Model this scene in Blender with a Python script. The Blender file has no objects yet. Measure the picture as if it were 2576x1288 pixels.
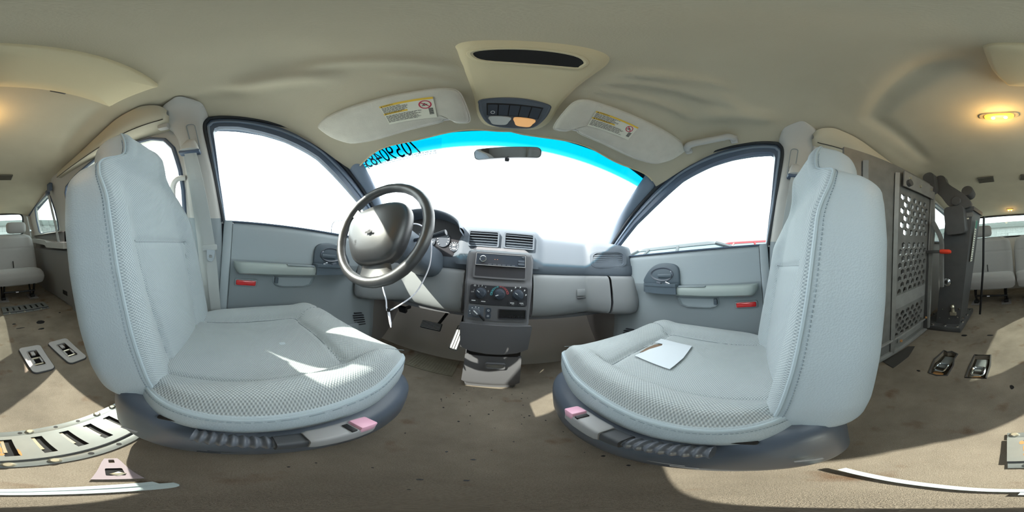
import bpy, bmesh, math, random
from mathutils import Vector, Matrix, Quaternion
random.seed(7)
PI = math.pi
scene = bpy.context.scene
COL = scene.collection

# ------------------------------------------------------------------ camera (360 degree panorama between the front seats)
cam_d = bpy.data.cameras.new('camera'); cam = bpy.data.objects.new('camera', cam_d); COL.objects.link(cam)
cam_d.type = 'PANO'
try: cam_d.panorama_type = 'EQUIRECTANGULAR'
except Exception: pass
try: cam_d.cycles.panorama_type = 'EQUIRECTANGULAR'
except Exception: pass
cam_d.clip_start = 0.005; cam_d.clip_end = 500
YAW, PITCH, ROLL = math.radians(-5.61), math.radians(4.5), math.radians(-3.6)
R3 = (Matrix.Rotation(YAW, 3, 'Z') @ Matrix.Rotation(PITCH, 3, 'X') @ Matrix.Rotation(ROLL, 3, 'Y'))
rt, fw, up = R3.col[0], R3.col[1], R3.col[2]
mw = Matrix(((rt.x, up.x, -fw.x, -0.01), (rt.y, up.y, -fw.y, 0.0), (rt.z, up.z, -fw.z, 0.66), (0, 0, 0, 1)))
cam.matrix_world = mw
scene.camera = cam

# ------------------------------------------------------------------ world, sun, exposure
world = bpy.data.worlds.new('sky'); scene.world = world; world.use_nodes = True
wn = world.node_tree; bg = wn.nodes['Background']
bg.inputs['Color'].default_value = (0.93, 0.97, 1.0, 1); bg.inputs['Strength'].default_value = 4.6
sun_d = bpy.data.lights.new('sun', 'SUN'); sun = bpy.data.objects.new('sun', sun_d); COL.objects.link(sun)
sun.location = (-6, -6, 9)
sun_d.energy = 15.0; sun_d.angle = math.radians(0.53); sun_d.color = (1.0, 0.92, 0.82)
sun.rotation_euler = Vector((0.80, 0.87, -1.0)).to_track_quat('-Z', 'Y').to_euler()
vs = scene.view_settings
vs.view_transform = 'Standard'; vs.look = 'None'; vs.gamma = 1.0; vs.use_curve_mapping = False
vs.exposure = 0.38
try:
    scene.cycles.use_denoising = True
    scene.cycles.max_bounces = 14; scene.cycles.diffuse_bounces = 8; scene.cycles.transparent_max_bounces = 16
    scene.cycles.sample_clamp_indirect = 6.0
except Exception: pass

# ------------------------------------------------------------------ materials
def lin(c):
    return tuple((x/255/12.92 if x/255 <= 0.04045 else ((x/255+0.055)/1.055)**2.4) for x in c)
MATS = {}
def nd(nt, t, **k):
    n = nt.nodes.new(t)
    for a, b in k.items(): setattr(n, a, b)
    return n
def mat(name, col, rough=0.55, metal=0.0, bump=None, var=0.0, vscale=8.0, spec=0.4, emit=None, es=0.0, coat=0.0, voro=False):
    m = bpy.data.materials.new(name); m.use_nodes = True; nt = m.node_tree
    b = nt.nodes['Principled BSDF']
    c = lin(col)
    b.inputs['Base Color'].default_value = (*c, 1); b.inputs['Roughness'].default_value = rough; b.inputs['Metallic'].default_value = metal
    b.inputs['Specular IOR Level'].default_value = spec
    if coat: b.inputs['Coat Weight'].default_value = coat
    if emit:
        b.inputs['Emission Color'].default_value = (*lin(emit), 1); b.inputs['Emission Strength'].default_value = es
    tc = nd(nt, 'ShaderNodeTexCoord')
    if var:
        n = nd(nt, 'ShaderNodeTexNoise'); n.inputs['Scale'].default_value = vscale; n.inputs['Detail'].default_value = 4
        nt.links.new(tc.outputs['Object'], n.inputs['Vector'])
        r = nd(nt, 'ShaderNodeValToRGB')
        r.color_ramp.elements[0].position = 0.3; r.color_ramp.elements[1].position = 0.7
        r.color_ramp.elements[0].color = (*[x*(1-var) for x in c], 1); r.color_ramp.elements[1].color = (*[min(1, x*(1+var)) for x in c], 1)
        nt.links.new(n.outputs['Fac'], r.inputs['Fac']); nt.links.new(r.outputs['Color'], b.inputs['Base Color'])
    if bump:
        t = nd(nt, 'ShaderNodeTexVoronoi' if voro else 'ShaderNodeTexNoise'); t.inputs['Scale'].default_value = bump[0]
        nt.links.new(tc.outputs['Object'], t.inputs['Vector'])
        bp = nd(nt, 'ShaderNodeBump'); bp.inputs['Strength'].default_value = bump[1]; bp.inputs['Distance'].default_value = bump[2] if len(bump) > 2 else 0.002
        nt.links.new(t.outputs['Distance' if voro else 'Fac'], bp.inputs['Height']); nt.links.new(bp.outputs['Normal'], b.inputs['Normal'])
    MATS[name] = m
    return m
def weave(name, col, dark, axis='Z', px=0.0064, pv=0.0050):
    """knitted cloth: staggered little loops as relief and a slight colour change"""
    m = mat(name, col, rough=0.9, spec=0.15); nt = m.node_tree; b = nt.nodes['Principled BSDF']
    tc = nd(nt, 'ShaderNodeTexCoord'); sp = nd(nt, 'ShaderNodeSeparateXYZ'); nt.links.new(tc.outputs['Object'], sp.inputs[0])
    def mth(op, a, bb=None):
        n = nd(nt, 'ShaderNodeMath', operation=op)
        for i, v in enumerate((a, bb)):
            if v is None: continue
            if isinstance(v, (int, float)): n.inputs[i].default_value = v
            else: nt.links.new(v, n.inputs[i])
        return n.outputs[0]
    sx = mth('SINE', mth('MULTIPLY', sp.outputs['X'], 2*PI/px)); sv = mth('SINE', mth('MULTIPLY', sp.outputs[axis], 2*PI/pv))
    h = mth('ADD', mth('MULTIPLY', mth('MULTIPLY', sx, sv), 0.5), 0.5)
    nz = nd(nt, 'ShaderNodeTexNoise'); nz.inputs['Scale'].default_value = 5; nz.inputs['Detail'].default_value = 5; nt.links.new(tc.outputs['Object'], nz.inputs['Vector'])
    mx = nd(nt, 'ShaderNodeMix', data_type='RGBA'); mx.inputs['A'].default_value = (*lin(dark), 1); mx.inputs['B'].default_value = (*lin(col), 1)
    nt.links.new(mth('ADD', mth('MULTIPLY', h, 0.8), mth('MULTIPLY', nz.outputs['Fac'], 0.25)), mx.inputs['Factor'])
    nt.links.new(mx.outputs['Result'], b.inputs['Base Color'])
    bp = nd(nt, 'ShaderNodeBump'); bp.inputs['Strength'].default_value = 0.6; bp.inputs['Distance'].default_value = 0.0015
    nt.links.new(h, bp.inputs['Height']); nt.links.new(bp.outputs['Normal'], b.inputs['Normal'])
    b.inputs['Sheen Weight'].default_value = 0.2
    return m
def glass(name, tint=(1, 1, 1), refl=0.5, rough=0.0):
    m = bpy.data.materials.new(name); m.use_nodes = True; nt = m.node_tree
    for n in list(nt.nodes): nt.nodes.remove(n)
    o = nd(nt, 'ShaderNodeOutputMaterial'); mx = nd(nt, 'ShaderNodeMixShader'); t = nd(nt, 'ShaderNodeBsdfTransparent'); g = nd(nt, 'ShaderNodeBsdfGlossy')
    fr = nd(nt, 'ShaderNodeFresnel'); fr.inputs['IOR'].default_value = 1.35
    ml = nd(nt, 'ShaderNodeMath', operation='MULTIPLY'); ml.inputs[1].default_value = refl
    nt.links.new(fr.outputs[0], ml.inputs[0]); nt.links.new(ml.outputs[0], mx.inputs[0])
    t.inputs['Color'].default_value = (*tint, 1); g.inputs['Roughness'].default_value = rough
    nt.links.new(t.outputs[0], mx.inputs[1]); nt.links.new(g.outputs[0], mx.inputs[2]); nt.links.new(mx.outputs[0], o.inputs['Surface'])
    MATS[name] = m
    return m, t

mat('headliner', (190, 182, 162), 0.95, bump=(420, 0.35, 0.001), var=0.05, vscale=5, spec=0.1)
mat('headliner_light', (212, 200, 168), 0.85, bump=(500, 0.25, 0.0008), spec=0.15)
mat('visor_cloth', (205, 202, 192), 0.9, bump=(260, 0.5, 0.001), var=0.04, vscale=30, spec=0.15)
mat('trim_grey', (190, 188, 184), 0.6, bump=(700, 0.2, 0.0006))
mat('trim_rail', (192, 184, 164), 0.6, bump=(700, 0.2, 0.0006))
mat('door_grey', (160, 170, 176), 0.55, bump=(650, 0.25, 0.0006))
mat('door_lower', (140, 149, 154), 0.55, bump=(650, 0.25, 0.0006))
mat('armrest_grey', (158, 168, 166), 0.5, bump=(500, 0.2, 0.0006))
mat('pod_dark', (84, 96, 106), 0.4, bump=(800, 0.15, 0.0005))
mat('frame_dark', (84, 98, 119), 0.4)
mat('frame_mid', (126, 140, 158), 0.35)
mat('rubber', (44, 48, 54), 0.6)
mat('vinyl', (172, 183, 190), 0.45, bump=(330, 0.35, 0.0012), voro=True, spec=0.35)
weave('fabric_back', (190, 199, 202), (124, 135, 142), 'Z')
weave('fabric_seat', (186, 192, 193), (120, 128, 133), 'Y')
weave('fabric_rear', (170, 168, 166), (140, 139, 138), 'Z', 0.012, 0.010)
mat('piping', (166, 179, 186), 0.5)
mat('thread', (140, 152, 160), 0.8)
mat('seam_dark', (112, 120, 124), 0.9)
mat('footwell', (158, 152, 144), 0.9, bump=(300, 0.3, 0.001))
mat('seat_plastic', (82, 90, 102), 0.38, bump=(600, 0.2, 0.0006), var=0.06, vscale=12)
mat('seat_steel', (40, 40, 42), 0.5, metal=0.5)
mat('buckle_grey', (150, 150, 152), 0.45)
mat('sleeve_dark', (66, 68, 72), 0.5)
mat('boot', (92, 96, 104), 0.35)
mat('red_button', (222, 168, 190), 0.35)
mat('red_lens', (214, 30, 34), 0.2, spec=0.6, coat=0.5)
mat('dash_dark', (94, 103, 114), 0.5, bump=(600, 0.25, 0.0006))
mat('dash_lower', (140, 143, 146), 0.5, bump=(600, 0.2, 0.0006))
mat('stack_dark', (100, 100, 104), 0.42, bump=(700, 0.15, 0.0005))
mat('black', (20, 20, 23), 0.5)
mat('panel_black', (50, 50, 56), 0.45)
mat('radio_face', (58, 66, 78), 0.25, spec=0.6)
mat('chrome', (205, 208, 212), 0.18, metal=1.0)
mat('white_print', (225, 228, 230), 0.6)
mat('cyan_print', (90, 190, 200), 0.6)
mat('red_print', (205, 90, 95), 0.6)
mat('wheel_black', (58, 58, 60), 0.38, bump=(900, 0.2, 0.0004), spec=1.0)
mat('white_plastic', (232, 230, 240), 0.35)
mat('lens_clear', (206, 208, 206), 0.15, spec=0.7)
mat('lens_amber', (226, 178, 130), 0.15, spec=0.7, emit=(255, 190, 120), es=0.35)
mat('switch_dark', (58, 65, 77), 0.35)
mat('switch_bezel', (88, 95, 106), 0.4)
mat('lamp_amber', (255, 190, 80), 0.3, emit=(255, 176, 60), es=1.6)
mat('lamp_bulb', (255, 230, 160), 0.3, emit=(255, 214, 130), es=30.0)
mat('lamp_base', (190, 178, 150), 0.5)
mat('mirror_shell', (60, 64, 74), 0.4)
mat('mirror_glass', (222, 228, 238), 0.03, metal=1.0)
mat('belt', (176, 180, 180), 0.7, bump=(900, 0.4, 0.0006))
mat('paper', (200, 206, 213), 0.7)
mat('label_white', (222, 222, 208), 0.6)
mat('label_yellow', (228, 190, 70), 0.6)
mat('label_red', (190, 50, 80), 0.6)
mat('ink', (60, 60, 60), 0.7)
mat('track_steel', (146, 150, 149), 0.35, metal=0.55, bump=(60, 0.05, 0.0008), var=0.06, vscale=20)
mat('rust', (172, 126, 78), 0.8)
mat('bolt_steel', (190, 184, 166), 0.35, metal=0.8)
mat('bezel_grey', (166, 164, 164), 0.5)
mat('lift_steel', (122, 122, 120), 0.5, metal=0.3, var=0.14, vscale=14, bump=(120, 0.1, 0.0006))
mat('lift_light', (144, 144, 142), 0.5, metal=0.3, var=0.10, vscale=18)
mat('lift_black', (78, 78, 79), 0.45, var=0.08, vscale=16)
mat('grip_red', (232, 70, 46), 0.45)
mat('label_green', (60, 130, 110), 0.6)
mat('rear_plastic', (128, 124, 122), 0.6, bump=(600, 0.2, 0.0006))
mat('rear_shelf', (170, 168, 164), 0.5)
mat('mat_rubber', (66, 64, 62), 0.7, bump=(200, 0.3, 0.001))
mat('strap', (176, 190, 192), 0.6, bump=(800, 0.3, 0.0006))
mat('latch_mauve', (150, 138, 144), 0.5)
mat('asphalt', (170, 170, 168), 0.9, var=0.06, vscale=3)
mat('building_white', (150, 154, 152), 0.8)
mat('building_band', (112, 118, 115), 0.8)
mat('car_paint', (62, 68, 74), 0.35, spec=0.3)
mat('car_red', (130, 26, 34), 0.35, spec=0.3)
mat('car_glass', (70, 84, 92), 0.06, spec=0.8)
mat('vent_dark', (92, 88, 80), 0.6)
mat('underbody', (72, 66, 58), 0.7, metal=0.3, var=0.25, vscale=30)
glass('pane_clear', (0.93, 0.97, 0.95), 0.35)
glass('pane_rear', (0.72, 0.78, 0.76), 0.5)
# windscreen: clear glass with a real cyan shade band along its upper edge
wm, wt = glass('pane_shade', (0.95, 0.98, 0.96), 0.3)
nt = wm.node_tree
tc = nd(nt, 'ShaderNodeTexCoord'); sp = nd(nt, 'ShaderNodeSeparateXYZ'); nt.links.new(tc.outputs['Object'], sp.inputs[0])
nz = nd(nt, 'ShaderNodeTexNoise'); nz.inputs['Scale'].default_value = 900
nt.links.new(tc.outputs['Object'], nz.inputs['Vector'])
ma = nd(nt, 'ShaderNodeMath', operation='MULTIPLY_ADD'); ma.inputs[1].default_value = 0.010; nt.links.new(nz.outputs['Fac'], ma.inputs[0]); nt.links.new(sp.outputs['Y'], ma.inputs[2])
rp = nd(nt, 'ShaderNodeMapRange'); rp.inputs['From Min'].default_value = 0.468; rp.inputs['From Max'].default_value = 0.508
nt.links.new(ma.outputs[0], rp.inputs['Value'])
r = nd(nt, 'ShaderNodeValToRGB'); r.color_ramp.elements[0].color = (0.0, 0.135, 0.215, 1); r.color_ramp.elements[1].color = (0.95, 0.98, 0.96, 1)
e = r.color_ramp.elements.new(0.45); e.color = (0.010, 0.205, 0.285, 1)
nt.links.new(rp.outputs[0], r.inputs['Fac']); nt.links.new(r.outputs['Color'], wt.inputs['Color'])
# carpet: cut pile with ribs, blotches of dirt and rust coloured stains
def carpet(name, col, stain):
    m = mat(name, col, 0.98, spec=0.05); nt = m.node_tree; b = nt.nodes['Principled BSDF']
    tc = nd(nt, 'ShaderNodeTexCoord')
    n1 = nd(nt, 'ShaderNodeTexNoise'); n1.inputs['Scale'].default_value = 3.2; n1.inputs['Detail'].default_value = 8; n1.inputs['Roughness'].default_value = 0.65
    n2 = nd(nt, 'ShaderNodeTexNoise'); n2.inputs['Scale'].default_value = 9; n2.inputs['Detail'].default_value = 6
    n3 = nd(nt, 'ShaderNodeTexNoise'); n3.inputs['Scale'].default_value = 520; n3.inputs['Detail'].default_value = 2
    for n in (n1, n2, n3): nt.links.new(tc.outputs['Object'], n.inputs['Vector'])
    c = lin(col)
    r1 = nd(nt, 'ShaderNodeValToRGB'); e = r1.color_ramp.elements
    e[0].position = 0.32; e[0].color = (*[x*0.62 for x in c], 1); e[1].position = 0.62; e[1].color = (*c, 1)
    nt.links.new(n1.outputs['Fac'], r1.inputs['Fac'])
    r2 = nd(nt, 'ShaderNodeValToRGB'); e = r2.color_ramp.elements
    e[0].position = 0.60; e[0].color = (0, 0, 0, 1); e[1].position = 0.74; e[1].color = (0.75, 0.75, 0.75, 1)
    nt.links.new(n2.outputs['Fac'], r2.inputs['Fac'])
    mx = nd(nt, 'ShaderNodeMix', data_type='RGBA'); mx.inputs['B'].default_value = (*lin(stain), 1)
    nt.links.new(r2.outputs['Color'], mx.inputs['Factor']); nt.links.new(r1.outputs['Color'], mx.inputs['A'])
    mp = nd(nt, 'ShaderNodeMix', data_type='RGBA', blend_type='MULTIPLY'); mp.inputs['Factor'].default_value = 0.5
    nt.links.new(mx.outputs['Result'], mp.inputs['A']); nt.links.new(n3.outputs['Color'], mp.inputs['B'])
    r3 = nd(nt, 'ShaderNodeValToRGB'); r3.color_ramp.elements[0].color = (0.45, 0.45, 0.45, 1); r3.color_ramp.elements[1].color = (1, 1, 1, 1)
    r3.color_ramp.elements[0].position = 0.3; r3.color_ramp.elements[1].position = 0.6
    nt.links.new(n3.outputs['Fac'], r3.inputs['Fac']); nt.links.new(r3.outputs['Color'], mp.inputs['B'])
    nt.links.new(mp.outputs['Result'], b.inputs['Base Color'])
    wv = nd(nt, 'ShaderNodeTexWave', bands_direction='Y'); wv.inputs['Scale'].default_value = 75; wv.inputs['Distortion'].default_value = 14; wv.inputs['Detail'].default_value = 4; wv.inputs['Detail Scale'].default_value = 9
    nt.links.new(tc.outputs['Object'], wv.inputs['Vector'])
    ad = nd(nt, 'ShaderNodeMath', operation='ADD'); nt.links.new(wv.outputs['Fac'], ad.inputs[0]); nt.links.new(n3.outputs['Fac'], ad.inputs[1])
    bp = nd(nt, 'ShaderNodeBump'); bp.inputs['Strength'].default_value = 0.7; bp.inputs['Distance'].default_value = 0.0025
    nt.links.new(ad.outputs[0], bp.inputs['Height']); nt.links.new(bp.outputs['Normal'], b.inputs['Normal'])
    return m
carpet('carpet', (172, 160, 145), (122, 90, 66))
carpet('carpet_mat', (168, 162, 144), (140, 120, 96))

# ------------------------------------------------------------------ mesh helpers (everything is given in vehicle coordinates: x right, y forward, z up, metres)
class B:
    def __init__(s): s.v = []; s.f = []; s.m = []
    def add(s, vs, fs, mi=0):
        o = len(s.v); s.v += [tuple(v) for v in vs]
        for k, f in enumerate(fs):
            s.f.append(tuple(i+o for i in f)); s.m.append(mi[k] if isinstance(mi, (list, tuple)) else mi)
        return s
    def box(s, c, d, bev=0.0, rot=None, mi=0, seg=2):
        bm = bmesh.new(); bmesh.ops.create_cube(bm, size=1)
        for v in bm.verts: v.co = Vector((v.co.x*d[0], v.co.y*d[1], v.co.z*d[2]))
        if bev: bmesh.ops.bevel(bm, geom=bm.edges[:], offset=min(bev, min(d)*0.49), segments=seg, profile=0.5, affect='EDGES')
        Mx = Matrix.Translation(c) @ (rot.to_4x4() if rot is not None else Matrix.Identity(4))
        bm.verts.index_update()
        s.add([Mx @ v.co for v in bm.verts], [[v.index for v in f.verts] for f in bm.faces], mi); bm.free(); return s
    def sweep(s, path, prof, closed=False, up=(0, 0, 1), cap=True, mi=0, scale=None):
        P = [Vector(p) for p in path]; n = len(P); k = len(prof); vs = []
        up = Vector(up); prev = None
        for i in range(n):
            if closed: t = P[(i+1) % n]-P[i-1]
            else: t = P[min(i+1, n-1)]-P[max(i-1, 0)]
            t.normalize()
            if prev is None:
                u = up if abs(up.dot(t)) < 0.98 else Vector((1, 0, 0))
                sd = t.cross(u).normalized()
            else: sd = (prev-t*prev.dot(t)).normalized()
            prev = sd
            nn = sd.cross(t); sc = scale[i] if scale else 1.0
            for a, b in prof: vs.append(P[i]+sd*a*sc+nn*b*sc)
        fs = []
        for i in range(n if closed else n-1):
            j = (i+1) % n
            for q in range(k): fs.append((i*k+q, i*k+(q+1) % k, j*k+(q+1) % k, j*k+q))
        if cap and not closed: fs += [tuple(range(k-1, -1, -1)), tuple((n-1)*k+q for q in range(k))]
        return s.add(vs, fs, mi)
    def tube(s, path, r, n=8, closed=False, mi=0, scale=None):
        return s.sweep(path, [(r*math.cos(2*PI*q/n), r*math.sin(2*PI*q/n)) for q in range(n)], closed, mi=mi, scale=scale)
    def ribbon(s, path, w, t, up=(0, 0, 1), closed=False, mi=0):
        return s.sweep(path, [(-w/2, -t/2), (w/2, -t/2), (w/2, t/2), (-w/2, t/2)], closed, up=up, mi=mi)
    def loft(s, rings, cap0=True, cap1=True, mi=0, closed=True):
        k = len(rings[0]); n = len(rings); fs = []
        for i in range(n-1):
            for q in range(k if closed else k-1): fs.append((i*k+q, i*k+(q+1) % k, (i+1)*k+(q+1) % k, (i+1)*k+q))
        if cap0: fs.append(tuple(range(k-1, -1, -1)))
        if cap1: fs.append(tuple((n-1)*k+q for q in range(k)))
        return s.add([p for r in rings for p in r], fs, mi)
    def lathe(s, prof, c, axis=(0, 0, 1), n=20, mi=0):
        ax = Vector(axis).normalized(); a = ax.orthogonal().normalized(); b = ax.cross(a); c = Vector(c)
        return s.loft([[c+ax*h+(a*math.cos(2*PI*q/n)+b*math.sin(2*PI*q/n))*r for q in range(n)] for r, h in prof], mi=mi)
    def plate(s, outline, holes, fn, th, mi=0):
        """flat plate with holes; fn(u, v, w) -> xyz; w runs 0..th"""
        bm = bmesh.new(); edges = []; loops = [outline]+list(holes)
        for lp in loops:
            vv = [bm.verts.new((a, b, 0)) for a, b in lp]
            for i in range(len(vv)): edges.append(bm.edges.new((vv[i-1], vv[i])))
        bm.verts.index_update()
        bmesh.ops.triangle_fill(bm, use_beauty=True, use_dissolve=False, edges=edges)
        bm.verts.index_update()
        uv = [(v.co.x, v.co.y) for v in bm.verts]; tri = [[v.index for v in f.verts] for f in bm.faces]; bm.free(); n = len(uv)
        s.add([fn(a, b, 0) for a, b in uv]+[fn(a, b, th) for a, b in uv], tri+[[i+n for i in reversed(t)] for t in tri], mi)
        for lp in loops:
            k = len(lp); s.add([fn(a, b, 0) for a, b in lp]+[fn(a, b, th) for a, b in lp], [(q, (q+1) % k, k+(q+1) % k, k+q) for q in range(k)], mi)
        return s
    def grid(s, nu, nv, fn, mi=0, mf=None):
        vs = [fn(i/(nu-1), j/(nv-1)) for j in range(nv) for i in range(nu)]
        fs = []; ms = []
        for j in range(nv-1):
            for i in range(nu-1):
                fs.append((j*nu+i, j*nu+i+1, (j+1)*nu+i+1, (j+1)*nu+i)); ms.append(mf(i/(nu-1), j/(nv-1)) if mf else mi)
        return s.add(vs, fs, ms)
    def build(s, name, mats, parent=None, ang=35, recalc=True):
        if not isinstance(mats, (list, tuple)): mats = [mats]
        off = Vector((0, 0, 0)); p = parent
        while p is not None: off += p.location; p = p.parent
        me = bpy.data.meshes.new(name); me.from_pydata([tuple(Vector(v)-off) for v in s.v], [], s.f)
        for m in mats: me.materials.append(MATS[m])
        me.polygons.foreach_set('material_index', s.m)
        if recalc:
            bm = bmesh.new(); bm.from_mesh(me); bmesh.ops.remove_doubles(bm, verts=bm.verts[:], dist=1e-5); bmesh.ops.recalc_face_normals(bm, faces=bm.faces[:]); bm.to_mesh(me); bm.free()
        me.polygons.foreach_set('use_smooth', [True]*len(me.polygons))
        try: me.set_sharp_from_angle(angle=math.radians(ang))
        except Exception: pass
        me.update()
        o = bpy.data.objects.new(name, me); COL.objects.link(o)
        if parent is not None: o.parent = parent
        return o
def thing(name, label, cat, loc=(0, 0, 0), group=None):
    o = bpy.data.objects.new(name, None); COL.objects.link(o); o.location = loc; o.empty_display_size = 0.05
    o['label'] = label; o['category'] = cat
    if group: o['group'] = group
    return o
def tag(o, label, cat, group=None):
    o['label'] = label; o['category'] = cat
    if group: o['group'] = group
    return o
def struct(o, label=None):
    o['kind'] = 'structure'
    if label: o['label'] = label
    return o
def sempty(name, label, loc=(0, 0, 0)):
    o = bpy.data.objects.new(name, None); COL.objects.link(o); o.location = loc; o.empty_display_size = 0.05
    return struct(o, label)
def text(name, body, size, mtx, m, parent, align='CENTER', ext=0.0):
    cu = bpy.data.curves.new(name, 'FONT'); cu.body = body; cu.size = size; cu.align_x = align; cu.align_y = 'CENTER'; cu.extrude = ext; cu.resolution_u = 6
    o = bpy.data.objects.new(name, cu); COL.objects.link(o)
    dg = bpy.context.evaluated_depsgraph_get(); me = bpy.data.meshes.new_from_object(o.evaluated_get(dg))
    bpy.data.objects.remove(o); bpy.data.curves.remove(cu)
    off = Vector((0, 0, 0)); p = parent
    while p is not None: off += p.location; p = p.parent
    me.transform(Matrix.Translation(-off) @ mtx); me.materials.clear(); me.materials.append(MATS[m])
    o = bpy.data.objects.new(name, me); COL.objects.link(o)
    if parent is not None: o.parent = parent
    return o
def frame(o, x, y):
    """4x4 with origin o, x axis, y axis (given roughly), z = x cross y"""
    x = Vector(x).normalized(); z = x.cross(Vector(y)).normalized(); y = z.cross(x)
    return Matrix(((x.x, y.x, z.x, o[0]), (x.y, y.y, z.y, o[1]), (x.z, y.z, z.z, o[2]), (0, 0, 0, 1)))
def lerp(x, xs, ys):
    if x <= xs[0]: return ys[0]
    for i in range(1, len(xs)):
        if x <= xs[i]: return ys[i-1]+(ys[i]-ys[i-1])*(x-xs[i-1])/(xs[i]-xs[i-1])
    return ys[-1]
def sm(a, b, x):
    t = max(0.0, min(1.0, (x-a)/(b-a))); return t*t*(3-2*t)
def cat(pts, n=6, closed=False):
    """Catmull-Rom through points"""
    P = [Vector(p) for p in pts]; k = len(P); out = []
    for i in range(k if closed else k-1):
        g = (lambda j: P[j % k]) if closed else (lambda j: P[max(0, min(k-1, j))])
        a, b, c, d = g(i-1), g(i), g(i+1), g(i+2)
        for q in range(n):
            t = q/n; out.append(0.5*((2*b)+(c-a)*t+(2*a-5*b+4*c-d)*t*t+(3*b-a-3*c+d)*t**3))
    if not closed: out.append(P[-1])
    return out
def rrect(w, h, r, n=5, cx=0, cy=0):
    out = []
    for sx, sy, a0 in ((1, 1, 0), (-1, 1, PI/2), (-1, -1, PI), (1, -1, 1.5*PI)):
        for q in range(n+1):
            a = a0+PI/2*q/n; out.append((cx+sx*(w/2-r)+r*math.cos(a), cy+sy*(h/2-r)+r*math.sin(a)))
    return out

# ================================================================== THE SETTING
RY = [-2.4, -2.35, -2.0, -1.6, -1.2, -0.1, 0.1, 0.226, 0.35, 0.42, 0.46]
RZ = [1.08, 1.09, 1.17, 1.25, 1.285, 1.285, 1.255, 1.21, 1.15, 1.13, 1.12]
def base_z(y): return (lerp(y-0.06, RY, RZ)+lerp(y, RY, RZ)*2+lerp(y+0.06, RY, RZ))/4
def ridge(x, y, x0, y0, x1, y1, w, h):
    dx, dy = x1-x0, y1-y0; L = math.hypot(dx, dy); t = ((x-x0)*dx+(y-y0)*dy)/L/L; d = ((x-x0)*dy-(y-y0)*dx)/L
    return h*math.exp(-(d/w)**2)*sm(-0.15, 0.2, t)*(1-sm(0.8, 1.15, t))
def roofz(x, y): return base_z(y)-0.04*(abs(x)/0.62)**6
def liner(x, y):
    z = roofz(x, y)
    # loose cloth folds fanning out from the overhead console and along the sides
    for a in ((0.12, 0.20, 0.34, 0.06, 0.012, -0.007), (0.12, 0.23, 0.40, 0.13, 0.010, -0.006), (0.12, 0.17, 0.30, 0.00, 0.014, -0.006), (0.16, 0.14, 0.42, -0.02, 0.02, -0.005),
              (-0.11, 0.19, -0.30, 0.06, 0.014, -0.007), (-0.12, 0.24, -0.22, 0.18, 0.010, -0.005), (-0.30, 0.12, -0.44, -0.06, 0.03, -0.010), (0.40, 0.10, 0.47, -0.12, 0.03, -0.010),
              (0.02, -0.27, 0.36, -0.42, 0.035, 0.010), (0.36, -0.42, 0.42, -0.9, 0.035, 0.010), (-0.40, -0.42, -0.50, -0.9, 0.04, 0.008), (-0.45, 0.0, -0.52, -0.3, 0.03, 0.006)):
        z += 1.9*ridge(x, y, *a)
    z += 0.012*math.exp(-((x+0.28)**2+(y-0.02)**2)/0.006)
    return z
def edge_y(x):   # wavy sagging front edge of the headliner over the windscreen
    return 0.424+0.012*math.sin(x*19+0.6)*(0.4+abs(x))+0.02*sm(0.3, 0.56, abs(x))*(-0.6 if x > 0 else 0.9)-0.006*math.exp(-(x/0.02)**2)
b = B()
b.grid(125, 190, lambda u, v: ((u-0.5)*(1.24+0.14*sm(-1.2, -1.5, lerp(v, [0, 0.45, 1], [-2.36, -0.62, 0]))), lerp(v, [0, 0.45, 1], [-2.36, -0.62, edge_y((u-0.5)*1.24)]), liner((u-0.5)*1.24, lerp(v, [0, 0.45, 1], [-2.36, -0.62, edge_y((u-0.5)*1.24)]))))
ceil = struct(b.build('ceiling', 'headliner', ang=80), 'tan cloth headliner of the van roof with loose folds')
b = B(); b.tube([((u/60-0.5)*1.16, edge_y((u/60-0.5)*1.16), liner((u/60-0.5)*1.16, edge_y((u/60-0.5)*1.16))-0.001) for u in range(61)], 0.0035, 6)
b.build('hem', 'headliner_light', ceil)
# outer roof skin keeps daylight off the back of the headliner
b = B(); b.grid(13, 30, lambda u, v: ((u-0.5)*(1.36+0.16*sm(-1.2, -1.5, -2.42+v*2.86)), -2.42+v*2.86, roofz((u-0.5)*1.22, -2.42+v*2.86)+0.02-0.05*abs(2*u-1)**8))
b.build('roof_skin', 'frame_dark', ceil)

def sx(z): return 0.70-(z-0.753)*0.179
DOOR_HOLE = [(-0.077, 0.753), (-0.12, 0.936), (-0.164, 1.175), (-0.157, 1.225), (-0.135, 1.243), (-0.047, 1.244), (0.094, 1.225), (0.16, 1.208), (0.226, 1.187), (0.29, 1.16), (0.351, 1.128), (0.454, 1.071), (0.55, 1.013), (0.646, 0.949), (0.82, 0.82), (0.90, 0.753)]
GLASS = [(-0.068, 0.753), (-0.101, 0.936), (-0.132, 1.161), (-0.128, 1.185), (-0.112, 1.195), (-0.044, 1.194), (0.028, 1.179), (0.103, 1.163), (0.184, 1.139), (0.278, 1.105), (0.344, 1.067), (0.419, 1.024), (0.506, 0.976), (0.589, 0.933), (0.76, 0.82), (0.83, 0.753)]
SLIDE = [(-0.245, 0.76), (-0.252, 0.888), (-0.264, 0.983), (-0.29, 1.099), (-0.325, 1.155), (-0.388, 1.180), (-0.70, 1.185), (-0.95, 1.135), (-1.10, 1.09), (-1.13, 1.05), (-1.145, 0.80), (-1.12, 0.7531), (-0.28, 0.7531)]
QUART = [(-1.60, 1.170), (-1.565, 1.158), (-1.540, 1.12), (-1.496, 0.967), (-1.479, 0.841), (-1.50, 0.775), (-1.535, 0.758), (-2.03, 0.758), (-2.085, 0.79), (-2.095, 0.94), (-2.063, 1.09), (-2.03, 1.115)]
def flare(y): return 0.07*sm(-1.30, -1.52, y)
QUART = [(y, max(z, 0.758)) for y, z in QUART]
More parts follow.
